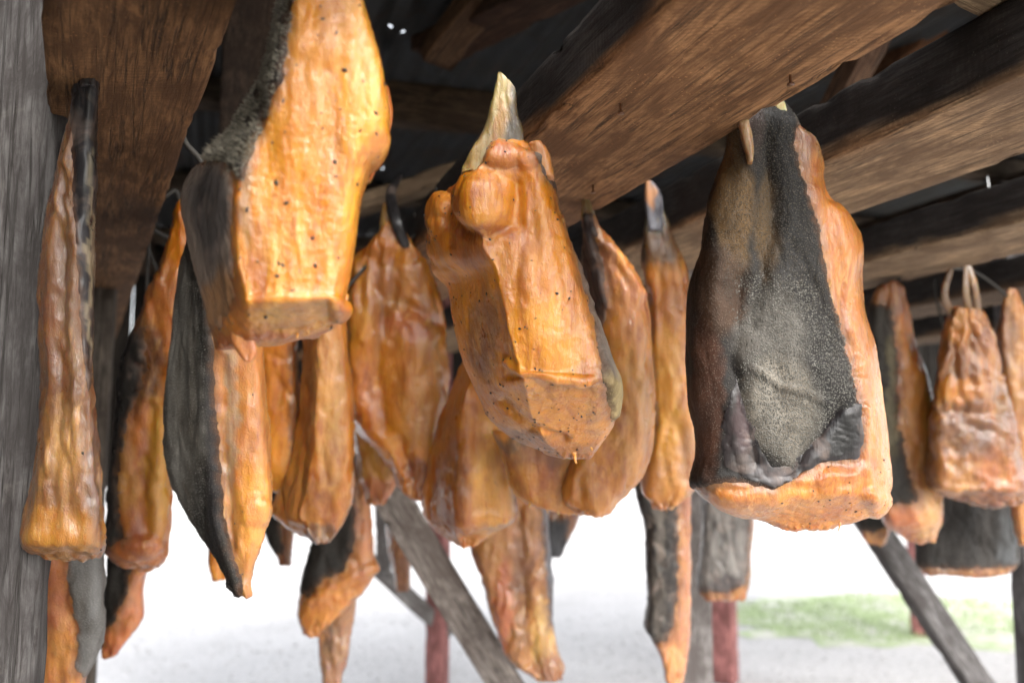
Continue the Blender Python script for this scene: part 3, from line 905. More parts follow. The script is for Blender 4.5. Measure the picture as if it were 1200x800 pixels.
def cord_up(par, loc, p, tint=(0.03, 0.025, 0.02), r=0.004, edge=None):
    """cord from the top of the piece to the nearest beam edge"""
    s, l = p @ ES, p @ EL
    c = [SL(e_, l, BZ + 0.05) for e_ in ([edge] if edge else BEDGE)]
    d0 = np.array([-1.77, 3.53, 0]); d0 /= np.linalg.norm(d0)
    a0 = np.array([0.02, 0.02, 0]); n0 = np.array([d0[1], -d0[0], 0])
    if not edge:
        tl = (p - a0) @ d0
        c += [a0 + d0 * tl + n0 * 0.083 + UZ * (BZ + 0.05), a0 + d0 * tl - n0 * 0.083 + UZ * (BZ + 0.05)]
    q = min(c, key=lambda v: np.hypot(*(v - p)[:2]))
    pts = [p - UZ * 0.03, p + (q - p) * 0.5 + np.array([0.003, 0.0, 0]), q - UZ * 0.03, q + UZ * 0.02]
    G = tube(pts, r, 8, 0.8, 8)
    obj('hanging_cord', mesh_np('hanging_cord', (G - loc).reshape(-1, 3), gridfaces(len(G), 8), tint), CORD, par)
_ps = [0.0]
OR, OR2 = (0.55, 0.18, 0.003), (0.46, 0.128, 0.003)
PINK, PALE, YEL = (0.52, 0.19, 0.06), (0.64, 0.27, 0.035), (0.64, 0.27, 0.01)
BR, DK, RB = (0.26, 0.088, 0.026), (0.05, 0.022, 0.014), (0.34, 0.085, 0.028)
SKB, SKG = (0.028, 0.025, 0.023), (0.15, 0.148, 0.142)
def meat(label, rows, d, t, tint=OR, tmpl='slab', spots=(), skin=(), res=0.0055, lump=0.006, wrinkle=0.0016, blobs=(), creases=(),
         nspeck=0, speck=0.0022, tags=(), cord=True, edge=None, fleshcap=True, var=0.25):
    _ps[0] += 13.1
    sd = _ps[0]
    G = loft(rows, d, t, tmpl, res, sd, lump, wrinkle, blobs=blobs, creases=creases)
    loc = np.array([G[..., 0].mean(), G[..., 1].mean(), G[..., 2].min()])
    e = empty('shark_meat', loc, label, 'shark meat', MG)
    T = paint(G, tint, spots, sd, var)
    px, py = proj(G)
    nr_ = G.shape[0]
    kr = np.exp(-((np.arange(nr_) - (nr_ - 9)) / (0.03 * nr_ + 2)) ** 2)[:, None] * sstep(-0.25, 0.5, fbm(G, 26, 3, sd + 77))
    kr = (0.75 * np.clip(kr, 0, 1))[..., None]
    T = T * (1 - kr) + T * np.array([0.5, 0.34, 0.3]) * kr
    for sk in [k_ for k_ in skin if 'rim' not in k_]:    # flesh dried darker along the rim of the hide
        q_ = inside(px, py, sk['poly']) + 5 * fbm(G, 50, 3, sd + 4)
        kb = (0.72 * sstep(-13, 1, q_))[..., None]
        T = T * (1 - kb) + np.array([0.20, 0.075, 0.028]) * kb
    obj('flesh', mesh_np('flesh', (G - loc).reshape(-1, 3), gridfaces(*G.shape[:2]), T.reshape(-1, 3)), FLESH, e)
    out = []
    for k, sk in enumerate(skin):
        out.append(shell(sk.get('name', 'skin'), G, sk['poly'], sk.get('mat', SKIN), loc, e, sk.get('tint', SKB), sk.get('spots', ()), sk.get('th', 0.0022), sd + k, sk.get('rag', 4), sk.get('back', True), sk.get('rim', (0.13, 0.06, 0.03))))
    if nspeck: specks(G, nspeck, speck, loc, e)
    if tags: tags_at(e, loc, tags, d, np.asarray(tint) * 0.9)
    if cord: cord_up(e, loc, G[2].mean(0), edge=edge)
    return e, G, loc, out

# ---- the big piece at the top left (hero one)
e, G, loc, sk = meat('large glossy orange block at upper left with a bristly dark skin side',
    [(-90, 338, 408, dict(xc=352, t=.08)), (-40, 330, 418, dict(xc=348, t=.10)), (0, 322, 429, dict(xc=345)), (54, 304, 444, dict(xc=338)), (108, 275, 455, dict(xc=326)), (140, 252, 452, dict(xc=313)),
     (168, 221, 441, dict(xc=298)), (211, 211, 424, dict(xc=282)), (264, 221, 417, dict(xc=277)), (310, 232, 411, dict(xc=279)), (340, 240, 405, dict(xc=287)),
     (354, 243, 404, dict(xc=290, sl=.004)), (372, 246, 401, dict(xc=292, dd=.024, t=.075, sl=.008)), (392, 252, 388, dict(xc=292, dd=.05, t=.05, sl=.010))],
    0.735, 0.10, OR, 'corner', res=0.0016, lump=0.0035, wrinkle=0.0006,
    spots=[(425, 120, 34, 190, (0.72, 0.31, 0.03), .8), (330, 240, 30, 140, PALE, .55), (370, 60, 40, 80, PALE, .35), (345, 372, 60, 28, (0.60, 0.27, 0.045), .7),
           (286, 240, 9, 60, (0.26, 0.17, 0.13), .6), (300, 310, 13, 60, RB, .6), (395, 220, 9, 120, (0.44, 0.12, 0.012), .5), (335, 200, 8, 70, (0.46, 0.13, 0.015), .5), (440, 190, 18, 45, RB, .55), (250, 400, 30, 24, (0.30, 0.13, 0.03), .6), (340, 398, 60, 9, RB, .7), (400, 372, 10, 24, RB, .6), (270, 405, 22, 18, OR2, .8)],
    blobs=[(395, 362, 14, 16, .008), (375, 30, 45, 60, .004), (446, 180, 14, 40, .006), (345, 120, 40, 120, .004)],
    creases=[([(292, 352), (330, 346), (392, 347)], 5, .0012), ([(400, 40), (392, 160), (402, 300)], 7, -.0014), ([(420, 20), (428, 110), (418, 200)], 6, -.0014), ([(345, 20), (330, 140), (300, 220)], 6, -.001), ([(318, 388), (352, 383), (382, 372)], 4, -.003)],
    skin=[dict(poly=[(240, -100), (351, -100), (344, 0), (335, 80), (312, 140), (292, 190), (285, 212), (276, 205), (262, 186), (205, 192), (200, 150)], tint=(0.032, 0.028, 0.025), th=.004, rag=4, name='skin',
               spots=[(236, 172, 30, 16, (0.13, 0.118, 0.09), .8), (300, 170, 24, 18, (0.14, 0.10, 0.05), .6)]),
          dict(poly=[(205, 186), (262, 190), (274, 208), (272, 300), (276, 350), (256, 385), (225, 380)], tint=(0.16, 0.125, 0.10), mat=HIDE, th=.0015, rag=6, name='cut_hide', spots=[(245, 250, 26, 60, (0.035, 0.033, 0.034), .8), (262, 360, 24, 50, (0.30, 0.14, 0.045), .7)])],
    nspeck=90, speck=0.0027, edge=None, cord=False)
if sk[0][0]:
    px, py = proj(sk[0][1])
    spikes(sk[0][1], sk[0][2], 0.0025, 0.0022, 0.0010, (0.26, 0.235, 0.18), (-0.4, -0.2, 0.1), loc, e, mask=(py > -60) * sstep(-0.35, 0.35, fbm(sk[0][1], 45, 3) + 0.3 * sstep(80, 170, py)))
    spikes(sk[0][1], sk[0][2], 0.0026, 0.0038, 0.0008, (0.42, 0.38, 0.30), (-0.8, -0.2, 0.1), loc, e, mask=(py > 150) & (px < 262))
tags_at(e, loc, [(384, 372, 16, -5), (347, 388, 12, 2), (358, 386, 7, 3), (298, 372, 26, 4), (404, 352, 14, -2)], 0.79, (0.62, 0.23, 0.05), 0.004)
strip(e, loc, [(388, 270, 296), (400, 272, 300), (413, 280, 301), (423, 287, 295)], 0.785, 0.012, (0.60, 0.21, 0.08), seed=3, name='flesh_flap', res=0.003)
strip(e, loc, [(100, 446, 455), (125, 446, 459), (150, 440, 457), (172, 436, 449), (192, 431, 444), (212, 428, 436)], 0.80, 0.012, (0.50, 0.13, 0.02), seed=21, name='flesh_flap', res=0.0025)
# bone-white rope end into the beam, out of frame
hk = tube([P(370, -60, .80), P(372, -150, .80), P(374, -230, .80)], 0.008, 8, 0.7)
obj('hanging_cord', mesh_np('hanging_cord', (hk - loc).reshape(-1, 3), gridfaces(len(hk), 8), (0.2, 0.16, 0.1)), CORD, e)

# ---- the centre piece (hero two)
e, G, loc, sk = meat('plump orange lump in the centre with a knob and pale pointed tail strip',
    [(158, 566, 612, dict(t=.05, dd=.02)), (168, 560, 628, dict(t=.08, dd=.01)), (182, 543, 634, dict(t=.12)), (200, 511, 645), (236, 501, 656), (288, 506, 676), (312, 525, 683), (350, 531, 694), (410, 543, 711),
     (436, 551, 722), (446, 554, 724), (462, 560, 724, dict(dd=.025, t=.14)), (492, 574, 718, dict(dd=.06, t=.11)), (517, 604, 706, dict(dd=.09, t=.07)), (535, 645, 692, dict(dd=.11, t=.03))],
    1.02, 0.17, (0.57, 0.19, 0.004), 'corner', res=0.0018, lump=0.003, wrinkle=0.0006,
    spots=[(564, 275, 44, 12, (0.34, 0.075, 0.012), .8), (532, 235, 8, 34, (0.36, 0.09, 0.015), .75), (566, 238, 28, 30, (0.66, 0.25, 0.008), .8), (640, 400, 45, 60, (0.74, 0.30, 0.02), .7), (645, 475, 60, 34, (0.66, 0.24, 0.012), .85), (566, 395, 24, 52, (0.17, 0.055, 0.012), .85), (552, 300, 28, 22, (0.30, 0.08, 0.015), .8),  # dark red spots follow the crease round the knob
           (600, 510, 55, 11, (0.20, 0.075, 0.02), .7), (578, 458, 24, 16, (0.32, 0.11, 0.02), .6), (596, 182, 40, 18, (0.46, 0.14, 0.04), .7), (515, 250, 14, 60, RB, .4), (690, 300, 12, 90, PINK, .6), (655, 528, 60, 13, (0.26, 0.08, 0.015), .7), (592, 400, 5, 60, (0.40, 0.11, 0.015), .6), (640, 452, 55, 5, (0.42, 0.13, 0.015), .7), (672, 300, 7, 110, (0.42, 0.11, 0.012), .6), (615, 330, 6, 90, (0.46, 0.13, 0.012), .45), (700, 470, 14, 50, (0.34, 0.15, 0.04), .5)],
    blobs=[(566, 238, 40, 44, .017), (512, 240, 16, 46, .009), (630, 225, 26, 60, .006), (590, 180, 30, 18, .008), (640, 360, 42, 100, .010), (520, 285, 26, 30, .007), (618, 186, 14, 18, .006), (655, 240, 16, 50, .003)],
    creases=[([(532, 200), (530, 240), (545, 272), (575, 282), (604, 262), (604, 215)], 7, -.007), ([(525, 210), (522, 255), (532, 285)], 5, -.006), ([(588, 290), (584, 360), (592, 420), (606, 436)], 8, -.003),
             ([(594, 425), (612, 440), (650, 444), (690, 447)], 5, .007), ([(596, 440), (640, 452), (690, 456)], 4, -.004), ([(586, 470), (620, 500), (660, 515)], 5, -.006), ([(618, 210), (628, 290), (632, 340)], 6, -.003), ([(640, 215), (655, 290), (664, 350)], 6, -.003)],
    skin=[dict(poly=[(622, 168), (640, 180), (720, 330), (740, 440), (734, 500), (716, 490), (704, 430), (692, 360), (682, 330), (672, 288), (650, 222), (634, 200)], tint=(0.16, 0.13, 0.11), mat=SKIN, th=.004, rag=3,
               spots=[(715, 470, 22, 40, (0.36, 0.27, 0.12), .8), (648, 210, 20, 50, (0.05, 0.045, 0.05), .8)])],
    nspeck=170, speck=0.0024, cord=False)
specks(G, 60, 0.002, loc, e, (598, 430, 720, 530))
strip(e, loc, [(84, 583, 588, dict(t=.006)), (100, 580, 603, dict(t=.012)), (125, 573, 606), (150, 565, 612), (176, 548, 616), (200, 540, 620)], 1.035, 0.03, (0.36, 0.25, 0.125), seed=7, res=0.003,
      spots=[(606, 140, 12, 60, (0.06, 0.052, 0.052), .9), (586, 150, 6, 50, (0.40, 0.19, 0.07), .7), (570, 160, 10, 40, (0.30, 0.20, 0.13), .5)])
strip(e, loc, [(166, 620, 634), (176, 622, 642), (190, 628, 646), (205, 634, 648)], 1.03, 0.03, (0.50, 0.20, 0.07), seed=9, res=0.004, name='flesh_flap')
tags_at(e, loc, [(672, 530, 18, 4), (690, 518, 14, 4), (708, 500, 12, 3), (655, 520, 8, 0)], 1.12, (0.6, 0.22, 0.04), 0.006)

# ---- the black-skinned piece at the right (hero three)
e, G, loc, sk = meat('big broad piece right of centre, mostly black grainy skin, orange right edge and base',
    [(112, 884, 914, dict(t=.03, dd=.03)), (124, 868, 926, dict(t=.05, dd=.015)), (140, 860, 940, dict(t=.08)), (165, 855, 960, dict(t=.11)), (210, 845, 968), (243, 832, 994), (282, 825, 1009), (327, 812, 1011), (357, 808, 1014), (412, 806, 1027),
     (465, 811, 1034), (500, 818, 1038), (535, 819, 1041), (566, 812, 1043), (582, 818, 1040), (596, 840, 1034, dict(dd=.02, t=.08)), (608, 880, 1016, dict(dd=.035, t=.05)), (620, 918, 970, dict(dd=.045, t=.03))],
    1.12, 0.13, (0.58, 0.19, 0.02), 'slab', res=0.0020, lump=0.004, wrinkle=0.0008,
    spots=[(980, 590, 70, 30, (0.66, 0.24, 0.035), .8), (880, 588, 60, 22, (0.55, 0.20, 0.05), .7), (820, 572, 24, 22, (0.12, 0.07, 0.05), .8), (1030, 500, 16, 90, (0.66, 0.27, 0.08), .7), (950, 160, 18, 34, (0.40, 0.24, 0.20), .8), (1000, 540, 30, 20, (0.45, 0.11, 0.02), .6)],
    blobs=[(955, 175, 18, 40, .003), (990, 270, 28, 80, .004), (905, 430, 70, 140, .008), (1028, 590, 18, 20, .008), (985, 565, 34, 22, .006), (880, 590, 50, 20, .006)],
    creases=[([(880, 430), (910, 450), (935, 457), (965, 468)], 4, .0035), ([(868, 330), (858, 430), (885, 540)], 9, -.007), ([(985, 475), (950, 520), (925, 560)], 8, -.006), ([(848, 160), (842, 280), (836, 380)], 10, .006), ([(898, 140), (905, 260), (880, 380)], 10, -.006),
             ([(830, 562), (900, 572), (935, 562), (1010, 550)], 7, .004), ([(1012, 480), (1016, 540), (1022, 580)], 6, .005), ([(970, 230), (985, 330), (1003, 440)], 7, -.005)],
    skin=[dict(poly=[(870, 90), (918, 100), (938, 140), (930, 170), (944, 214), (958, 262), (966, 310), (974, 345), (990, 400), (1002, 450), (1008, 472), (1011, 520), (1002, 538), (960, 542), (930, 562), (905, 574), (870, 566), (840, 566), (820, 572), (800, 575), (790, 300), (830, 100)],
               tint=(0.017, 0.015, 0.014), th=.0035, rag=3, name='skin',
               spots=[(858, 240, 26, 90, (0.16, 0.095, 0.038), .85), (900, 260, 18, 70, (0.15, 0.09, 0.036), .75), (925, 210, 26, 110, (0.014, 0.013, 0.013), .9), (845, 340, 34, 60, (0.06, 0.032, 0.018), .85), (828, 470, 22, 110, (0.075, 0.03, 0.016), .85), (880, 135, 16, 60, (0.045, 0.025, 0.022), .8),
                      (905, 400, 45, 70, (0.115, 0.106, 0.094), .85), (915, 480, 50, 60, (0.20, 0.18, 0.15), .9), (970, 430, 26, 60, (0.03, 0.027, 0.026), .7)]),
          dict(poly=[(862, 436), (873, 470), (891, 522), (905, 546), (925, 546), (940, 528), (966, 500), (986, 478), (1008, 475), (1011, 520), (1002, 538), (960, 542), (930, 560), (905, 572), (870, 560), (848, 545), (846, 500)], tint=(0.026, 0.021, 0.021), mat=HIDE, th=.0012, rag=4, name='bare_hide', back=False, rim=(0.03, 0.027, 0.028),
               spots=[(985, 505, 26, 34, (0.012, 0.011, 0.012), .9), (905, 560, 30, 18, (0.12, 0.105, 0.105), .7), (868, 490, 12, 40, (0.05, 0.028, 0.03), .6)])],
    nspeck=26, speck=0.0022, cord=False)
specks(G, 50, 0.0021, loc, e, (900, 545, 1045, 630))
if sk[0][0]:
    px, py = proj(sk[0][1])
    fr = (sk[0][2] * -sk[0][1]).sum(1) > 0
    m1 = fr * sstep(-22, 14, inside(px, py, [(880, 330), (930, 330), (985, 400), (1000, 455), (965, 495), (920, 540), (900, 530), (880, 450)]) + 16 * fbm(sk[0][1], 30, 3))
    spikes(sk[0][1], sk[0][2], 0.0028, 0.0015, 0.0014, (0.20, 0.19, 0.165), (0.1, 0.0, -0.4), loc, e, mask=m1)
    m2 = fr * sstep(-25, 20, inside(px, py, [(850, 170), (930, 150), (960, 270), (985, 400), (960, 350), (900, 340), (850, 340)]) + 26 * fbm(sk[0][1], (50, 50, 12), 3))
    spikes(sk[0][1], sk[0][2], 0.0031, 0.0012, 0.0011, (0.11, 0.09, 0.065), (0.1, 0.0, -0.4), loc, e, mask=m2)
strip(e, loc, [(118, 865, 874), (132, 864, 876), (155, 868, 880), (175, 874, 883), (188, 877, 882)], 1.10, 0.02, (0.46, 0.28, 0.20), seed=4, res=0.004)
strip(e, loc, [(96, 904, 912), (110, 902, 916), (122, 906, 922), (134, 914, 926)], 1.125, 0.02, (0.42, 0.36, 0.26), seed=5, res=0.004)
tags_at(e, loc, [(985, 606, 22, -2), (1026, 592, 18, -3), (940, 612, 10, 2)], 1.16, (0.62, 0.24, 0.05), 0.005)

# ---- left group
e, G, loc, sk = meat('long stringy brown piece at far left with a flared base and black strip of skin',
    [(84, 92, 112, dict(t=.02)), (130, 84, 112), (200, 64, 110), (280, 50, 107), (360, 48, 106), (430, 50, 109), (500, 46, 114), (560, 38, 120), (610, 27, 122), (636, 24, 122), (646, 28, 121, dict(dd=.02)), (654, 50, 116, dict(dd=.04, t=.03))],
    0.97, 0.07, (0.19, 0.075, 0.032), 'slab', res=0.0035, lump=0.004, wrinkle=0.0022,
    spots=[(75, 625, 60, 34, (0.42, 0.17, 0.03), .8), (80, 540, 18, 90, (0.40, 0.21, 0.11), .6), (60, 300, 14, 160, (0.20, 0.08, 0.055), .6), (85, 330, 10, 150, (0.20, 0.12, 0.10), .6), (112, 560, 10, 80, (0.14, 0.08, 0.09), .6)],
    creases=[([(72, 200), (74, 400), (60, 560)], 5, -.004), ([(88, 260), (86, 450), (98, 600)], 5, .004)],
    skin=[dict(poly=[(80, 70), (120, 70), (114, 250), (112, 400), (104, 470), (95, 400), (86, 250)], tint=(0.026, 0.024, 0.026), mat=HIDE, th=.002, rag=3, spots=[(107, 300, 4, 150, (0.30, 0.25, 0.16), .8)])],
    nspeck=20, cord=False)
strip(e, loc, [(66, 98, 108, dict(t=.006)), (76, 95, 112, dict(t=.014)), (100, 94, 112)], 0.962, 0.012, (0.03, 0.027, 0.028), HIDE, seed=2)
meat('dark brown bulging piece half hidden behind the long stringy piece', [(180, 54, 74), (250, 46, 80), (310, 33, 82), (350, 27, 82), (390, 34, 82), (440, 44, 82), (520, 46, 84), (560, 54, 80)], 1.3, 0.07, (0.20, 0.07, 0.03), 'round', spots=[(40, 350, 18, 60, (0.30, 0.10, 0.03), .7)])
meat('pinkish piece with grey skin on its right half, lowest at far left', [(560, 62, 112), (640, 50, 120), (690, 43, 124), (740, 41, 122), (785, 36, 108), (812, 44, 98), (830, 55, 88)], 1.32, 0.08, (0.48, 0.18, 0.09), 'slab',
    spots=[(65, 770, 30, 40, (0.60, 0.24, 0.08), .6), (60, 690, 12, 50, (0.36, 0.11, 0.07), .6)], skin=[dict(poly=[(82, 560), (130, 560), (128, 760), (112, 795), (88, 790), (92, 740), (80, 690), (78, 640)], tint=(0.17, 0.165, 0.16))])
meat('orange piece with a blackened upper half and a yellow lower right side', [(235, 208, 224, dict(t=.04)), (300, 190, 224), (360, 164, 222), (420, 146, 216), (470, 138, 206), (530, 131, 201), (600, 126, 199), (640, 123, 197), (652, 126, 195, dict(dd=.03)), (666, 150, 186, dict(dd=.06, t=.04))], 1.5, 0.11, OR2, 'slab',
    spots=[(180, 350, 40, 60, (0.30, 0.085, 0.02), .8), (160, 430, 34, 60, (0.06, 0.028, 0.018), .85), (185, 545, 18, 90, (0.66, 0.31, 0.04), .9), (150, 560, 14, 60, (0.60, 0.28, 0.12), .6), (160, 645, 40, 20, (0.50, 0.15, 0.05), .7)],
    blobs=[(165, 645, 40, 22, .012)], creases=[([(176, 480), (168, 560), (172, 620)], 8, -.008)],
    skin=[dict(poly=[(112, 400), (172, 380), (168, 450), (150, 490), (140, 540), (138, 600), (146, 630), (128, 640), (110, 640)], tint=(0.028, 0.025, 0.022), rag=7, mat=HIDE)])
meat('small pink and black curled scrap below the yellow-sided orange piece', [(600, 130, 182), (650, 126, 176), (690, 124, 168), (725, 122, 166), (752, 120, 148), (770, 122, 134)], 1.75, 0.08, (0.52, 0.16, 0.075), 'slab',
    skin=[dict(poly=[(115, 590), (155, 600), (156, 660), (148, 700), (132, 735), (112, 735)], tint=(0.028, 0.025, 0.022), rag=5)], creases=[([(165, 660), (140, 720)], 6, .01)])
e, G, loc, sk = meat('tapered piece under the upper left block, grey skin left and orange strip right',
    [(250, 225, 290, dict(t=.05)), (310, 214, 300), (380, 207, 307), (430, 199, 311), (485, 196, 315), (553, 200, 319), (590, 214, 318), (632, 238, 306), (665, 258, 297), (686, 272, 294, dict(t=.03)), (697, 279, 292, dict(t=.02))],
    1.2, 0.10, (0.58, 0.22, 0.07), 'corner', res=0.004, lump=0.003,
    spots=[(272, 480, 8, 120, (0.46, 0.34, 0.32), .7), (300, 600, 28, 60, (0.68, 0.27, 0.06), .8), (300, 600, 12, 16, (0.55, 0.16, 0.05), .6), (296, 430, 16, 60, PINK, .6)],  # narrow pale spot paints the sheen strip beside the skin
    blobs=[(300, 598, 20, 24, .008), (292, 560, 24, 120, .006)], creases=[([(262, 420), (262, 540), (272, 640)], 5, -.007)],
    skin=[dict(poly=[(190, 230), (244, 230), (250, 411), (253, 474), (258, 537), (264, 606), (274, 650), (286, 680), (284, 705), (190, 705)], tint=(0.028, 0.025, 0.022), th=.005, rag=3, spots=[(212, 470, 26, 170, (0.17, 0.16, 0.142), .95), (250, 560, 10, 150, (0.03, 0.028, 0.03), .8)])], nspeck=20)
spots8 = sk[0]
if spots8[0]:
    px, py = proj(spots8[1])
    spikes(spots8[1], spots8[2], 0.0032, 0.0012, 0.0011, (0.28, 0.27, 0.24), (0, 0, -0.5), loc, e, mask=(px < 240) & (py > 330))
tags_at(e, loc, [(285, 690, 10, 4)], 1.24, (0.4, 0.36, 0.33), 0.006)

# ---- behind, left of centre
meat('dull brown slab just right of the pink-striped tapered piece', [(350, 300, 345), (420, 306, 350), (490, 309, 352), (550, 311, 350), (576, 316, 342)], 1.8, 0.09, (0.60, 0.20, 0.03), 'slab', spots=[(325, 540, 20, 40, (0.66, 0.27, 0.04), .6), (345, 470, 8, 90, DK, .6)])
meat('smooth pale brown column of flesh with a dark pointed tip', [(350, 352, 402), (410, 354, 410), (480, 350, 414), (540, 340, 414), (585, 324, 412), (606, 319, 408), (622, 335, 400), (638, 364, 388)], 1.66, 0.12, (0.50, 0.175, 0.03), 'corner',
    spots=[(385, 470, 20, 120, (0.56, 0.29, 0.15), .7), (345, 590, 30, 44, (0.34, 0.13, 0.04), .8), (376, 628, 22, 18, (0.14, 0.07, 0.05), .8), (360, 450, 10, 100, RB, .5)], creases=[([(352, 480), (350, 560), (356, 620)], 8, -.006)])
meat('small dark scrap with brown edge hanging low left of the pale brown column', [(560, 306, 348), (610, 308, 346), (640, 318, 343), (662, 328, 340)], 2.3, 0.07, (0.34, 0.12, 0.045), 'slab', skin=[dict(poly=[(300, 550), (330, 560), (330, 630), (334, 650), (300, 650)], tint=(0.028, 0.025, 0.022))])
meat('tiny orange scrap showing beside the tip of the tapered piece', [(560, 250, 290), (630, 246, 280), (662, 245, 272), (680, 250, 264)], 1.9, 0.05, (0.62, 0.24, 0.04), 'slab')
e, G, loc, sk = meat('wrinkled reddish orange piece hung by a black strap left of the centre lump',
    [(258, 450, 468, dict(t=.04)), (280, 432, 484, dict(t=.08)), (308, 409, 506), (365, 402, 521), (430, 400, 524), (490, 411, 521), (528, 442, 519), (556, 460, 514), (572, 468, 510, dict(t=.08)), (584, 482, 502, dict(t=.05))],
    1.75, 0.18, (0.52, 0.175, 0.014), 'slab', lump=0.008, wrinkle=0.0018, res=0.005,
    spots=[(490, 440, 34, 80, (0.60, 0.24, 0.07), .8), (420, 350, 22, 60, (0.58, 0.25, 0.035), .8), (455, 360, 24, 60, (0.34, 0.115, 0.025), .8), (480, 380, 40, 16, (0.48, 0.13, 0.06), .7), (495, 560, 22, 26, (0.22, 0.07, 0.04), .9), (425, 470, 26, 50, (0.50, 0.15, 0.03), .6)],
    blobs=[(490, 450, 34, 100, .018), (425, 380, 22, 80, .012)], creases=[([(440, 300), (448, 370), (438, 430), (450, 500)], 9, -.014), ([(460, 300), (462, 350), (500, 375), (520, 380)], 8, -.012), ([(468, 520), (480, 560)], 6, -.01), ([(426, 300), (420, 400), (432, 470)], 7, -.008)], nspeck=40, cord=False)
st = tube([P(484, 296, 1.77), P(474, 284, 1.75), P(464, 258, 1.74), P(458, 226, 1.78), P(470, 205, 1.86)], [0.004, 0.010, 0.012, 0.011, 0.006], 10, 0.3, 8)
obj('hanging_strap', mesh_np('hanging_strap', (st - loc).reshape(-1, 3), gridfaces(len(st), 10), (0.018, 0.016, 0.016)), HIDE, e)
strip(e, loc, [(236, 448, 456), (250, 446, 464), (268, 444, 474), (286, 436, 480)], 1.77, 0.04, (0.46, 0.24, 0.10), seed=12)
meat('yellowish lobe with a red tip below the wrinkled reddish orange piece', [(470, 410, 456), (520, 414, 470), (555, 420, 470), (575, 426, 462), (592, 432, 450)], 1.95, 0.09, (0.56, 0.24, 0.04), 'slab', spots=[(446, 572, 24, 20, (0.45, 0.12, 0.05), .8)])
meat('orange flap with a pale folded right side below and behind the centre lump', [(400, 548, 580, dict(t=.05)), (440, 535, 580), (490, 514, 586), (550, 502, 600), (590, 495, 606), (612, 499, 602), (626, 510, 580, dict(dd=.03)), (640, 536, 556, dict(dd=.05, t=.04))], 1.6, 0.14, (0.46, 0.145, 0.006), 'corner', lump=.005,
    spots=[(578, 565, 28, 80, (0.68, 0.30, 0.045), .9), (522, 560, 26, 90, (0.26, 0.075, 0.012), .8), (590, 618, 26, 7, (0.30, 0.20, 0.15), .5)], creases=[([(548, 470), (550, 560), (546, 620)], 7, .008)], tags=[(544, 636, 10, 0), (578, 560, 14, 6)])
# ---- right of centre
e, G, loc, sk = meat('peach coloured piece behind the centre lump, curling to the left at its base',
    [(250, 684, 699, dict(t=.03)), (275, 683, 714, dict(t=.06)), (310, 688, 742), (345, 694, 758), (410, 700, 762), (470, 694, 765), (520, 676, 764), (560, 660, 750), (585, 660, 730), (600, 676, 714, dict(t=.08)), (606, 692, 706, dict(t=.05))],
    1.45, 0.14, (0.62, 0.225, 0.03), 'slab', res=0.0042, lump=.005,
    spots=[(745, 360, 24, 60, (0.50, 0.20, 0.13), .6), (735, 480, 30, 80, (0.70, 0.33, 0.12), .7), (700, 580, 34, 30, (0.68, 0.25, 0.06), .7), (712, 320, 12, 50, (0.30, 0.10, 0.08), .7), (672, 560, 20, 40, (0.50, 0.18, 0.03), .6)],
    blobs=[(735, 440, 26, 130, .008), (705, 590, 22, 22, .006)], creases=[([(692, 270), (728, 305), (756, 345)], 5, .005), ([(680, 560), (676, 600)], 5, -.006)],
    skin=[dict(poly=[(672, 240), (694, 250), (704, 300), (712, 350), (706, 390), (714, 440), (690, 470), (670, 330)], tint=(0.04, 0.034, 0.036), mat=HIDE, rag=4)], nspeck=20, tags=[(706, 598, 8, 2), (690, 598, 8, -2)], cord=False)
strip(e, loc, [(505, 576, 690), (525, 584, 700), (550, 592, 704), (575, 600, 704), (592, 618, 700), (602, 660, 690)], 1.50, 0.08, (0.56, 0.21, 0.035), seed=15, name='flesh_flap', spots=[(620, 540, 50, 16, (0.30, 0.11, 0.04), .7), (600, 520, 30, 12, (0.12, 0.07, 0.06), .8)])  # dark spots paint the shadow at the flap's top into its colour
strip(e, loc, [(226, 684, 688), (245, 680, 696), (265, 682, 702), (285, 690, 712)], 1.455, 0.03, (0.28, 0.20, 0.12), seed=16)
tags_at(e, loc, [(640, 590, 16, 2), (652, 594, 12, 3), (622, 588, 10, -2)], 1.5, (0.6, 0.33, 0.1), 0.005)
e, G, loc, sk = meat('narrow light orange piece with a grey pointed tail, left of the big black-skinned piece',
    [(232, 758, 775, dict(t=.012)), (250, 757, 780, dict(t=.02)), (272, 755, 788, dict(t=.035)), (296, 754, 799, dict(t=.07)), (315, 755, 805, dict(t=.10)), (360, 760, 808), (420, 761, 810), (475, 763, 816), (520, 762, 822), (552, 754, 823), (575, 752, 816), (588, 762, 800, dict(t=.06)), (596, 772, 786, dict(t=.03))], 1.68, 0.12, (0.62, 0.23, 0.03), 'slab', res=0.005,
    spots=[(780, 450, 20, 120, (0.74, 0.34, 0.07), .8), (812, 540, 18, 50, (0.46, 0.24, 0.18), .7), (770, 282, 40, 40, (0.10, 0.05, 0.035), .95), (768, 250, 20, 26, (0.13, 0.12, 0.125), .9), (765, 560, 16, 30, (0.45, 0.16, 0.06), .6)], creases=[([(795, 500), (806, 560)], 6, -.006)], tags=[(778, 590, 14, 4), (800, 575, 10, 4)], cord=False)
strip(e, loc, [(212, 757, 764), (228, 756, 776), (255, 758, 778), (270, 760, 776, dict(t=.01))], 1.675, 0.02, (0.16, 0.16, 0.18), HIDE, seed=18, spots=[(760, 225, 8, 24, (0.55, 0.25, 0.10), .9), (768, 295, 40, 16, (0.06, 0.05, 0.05), .7)])
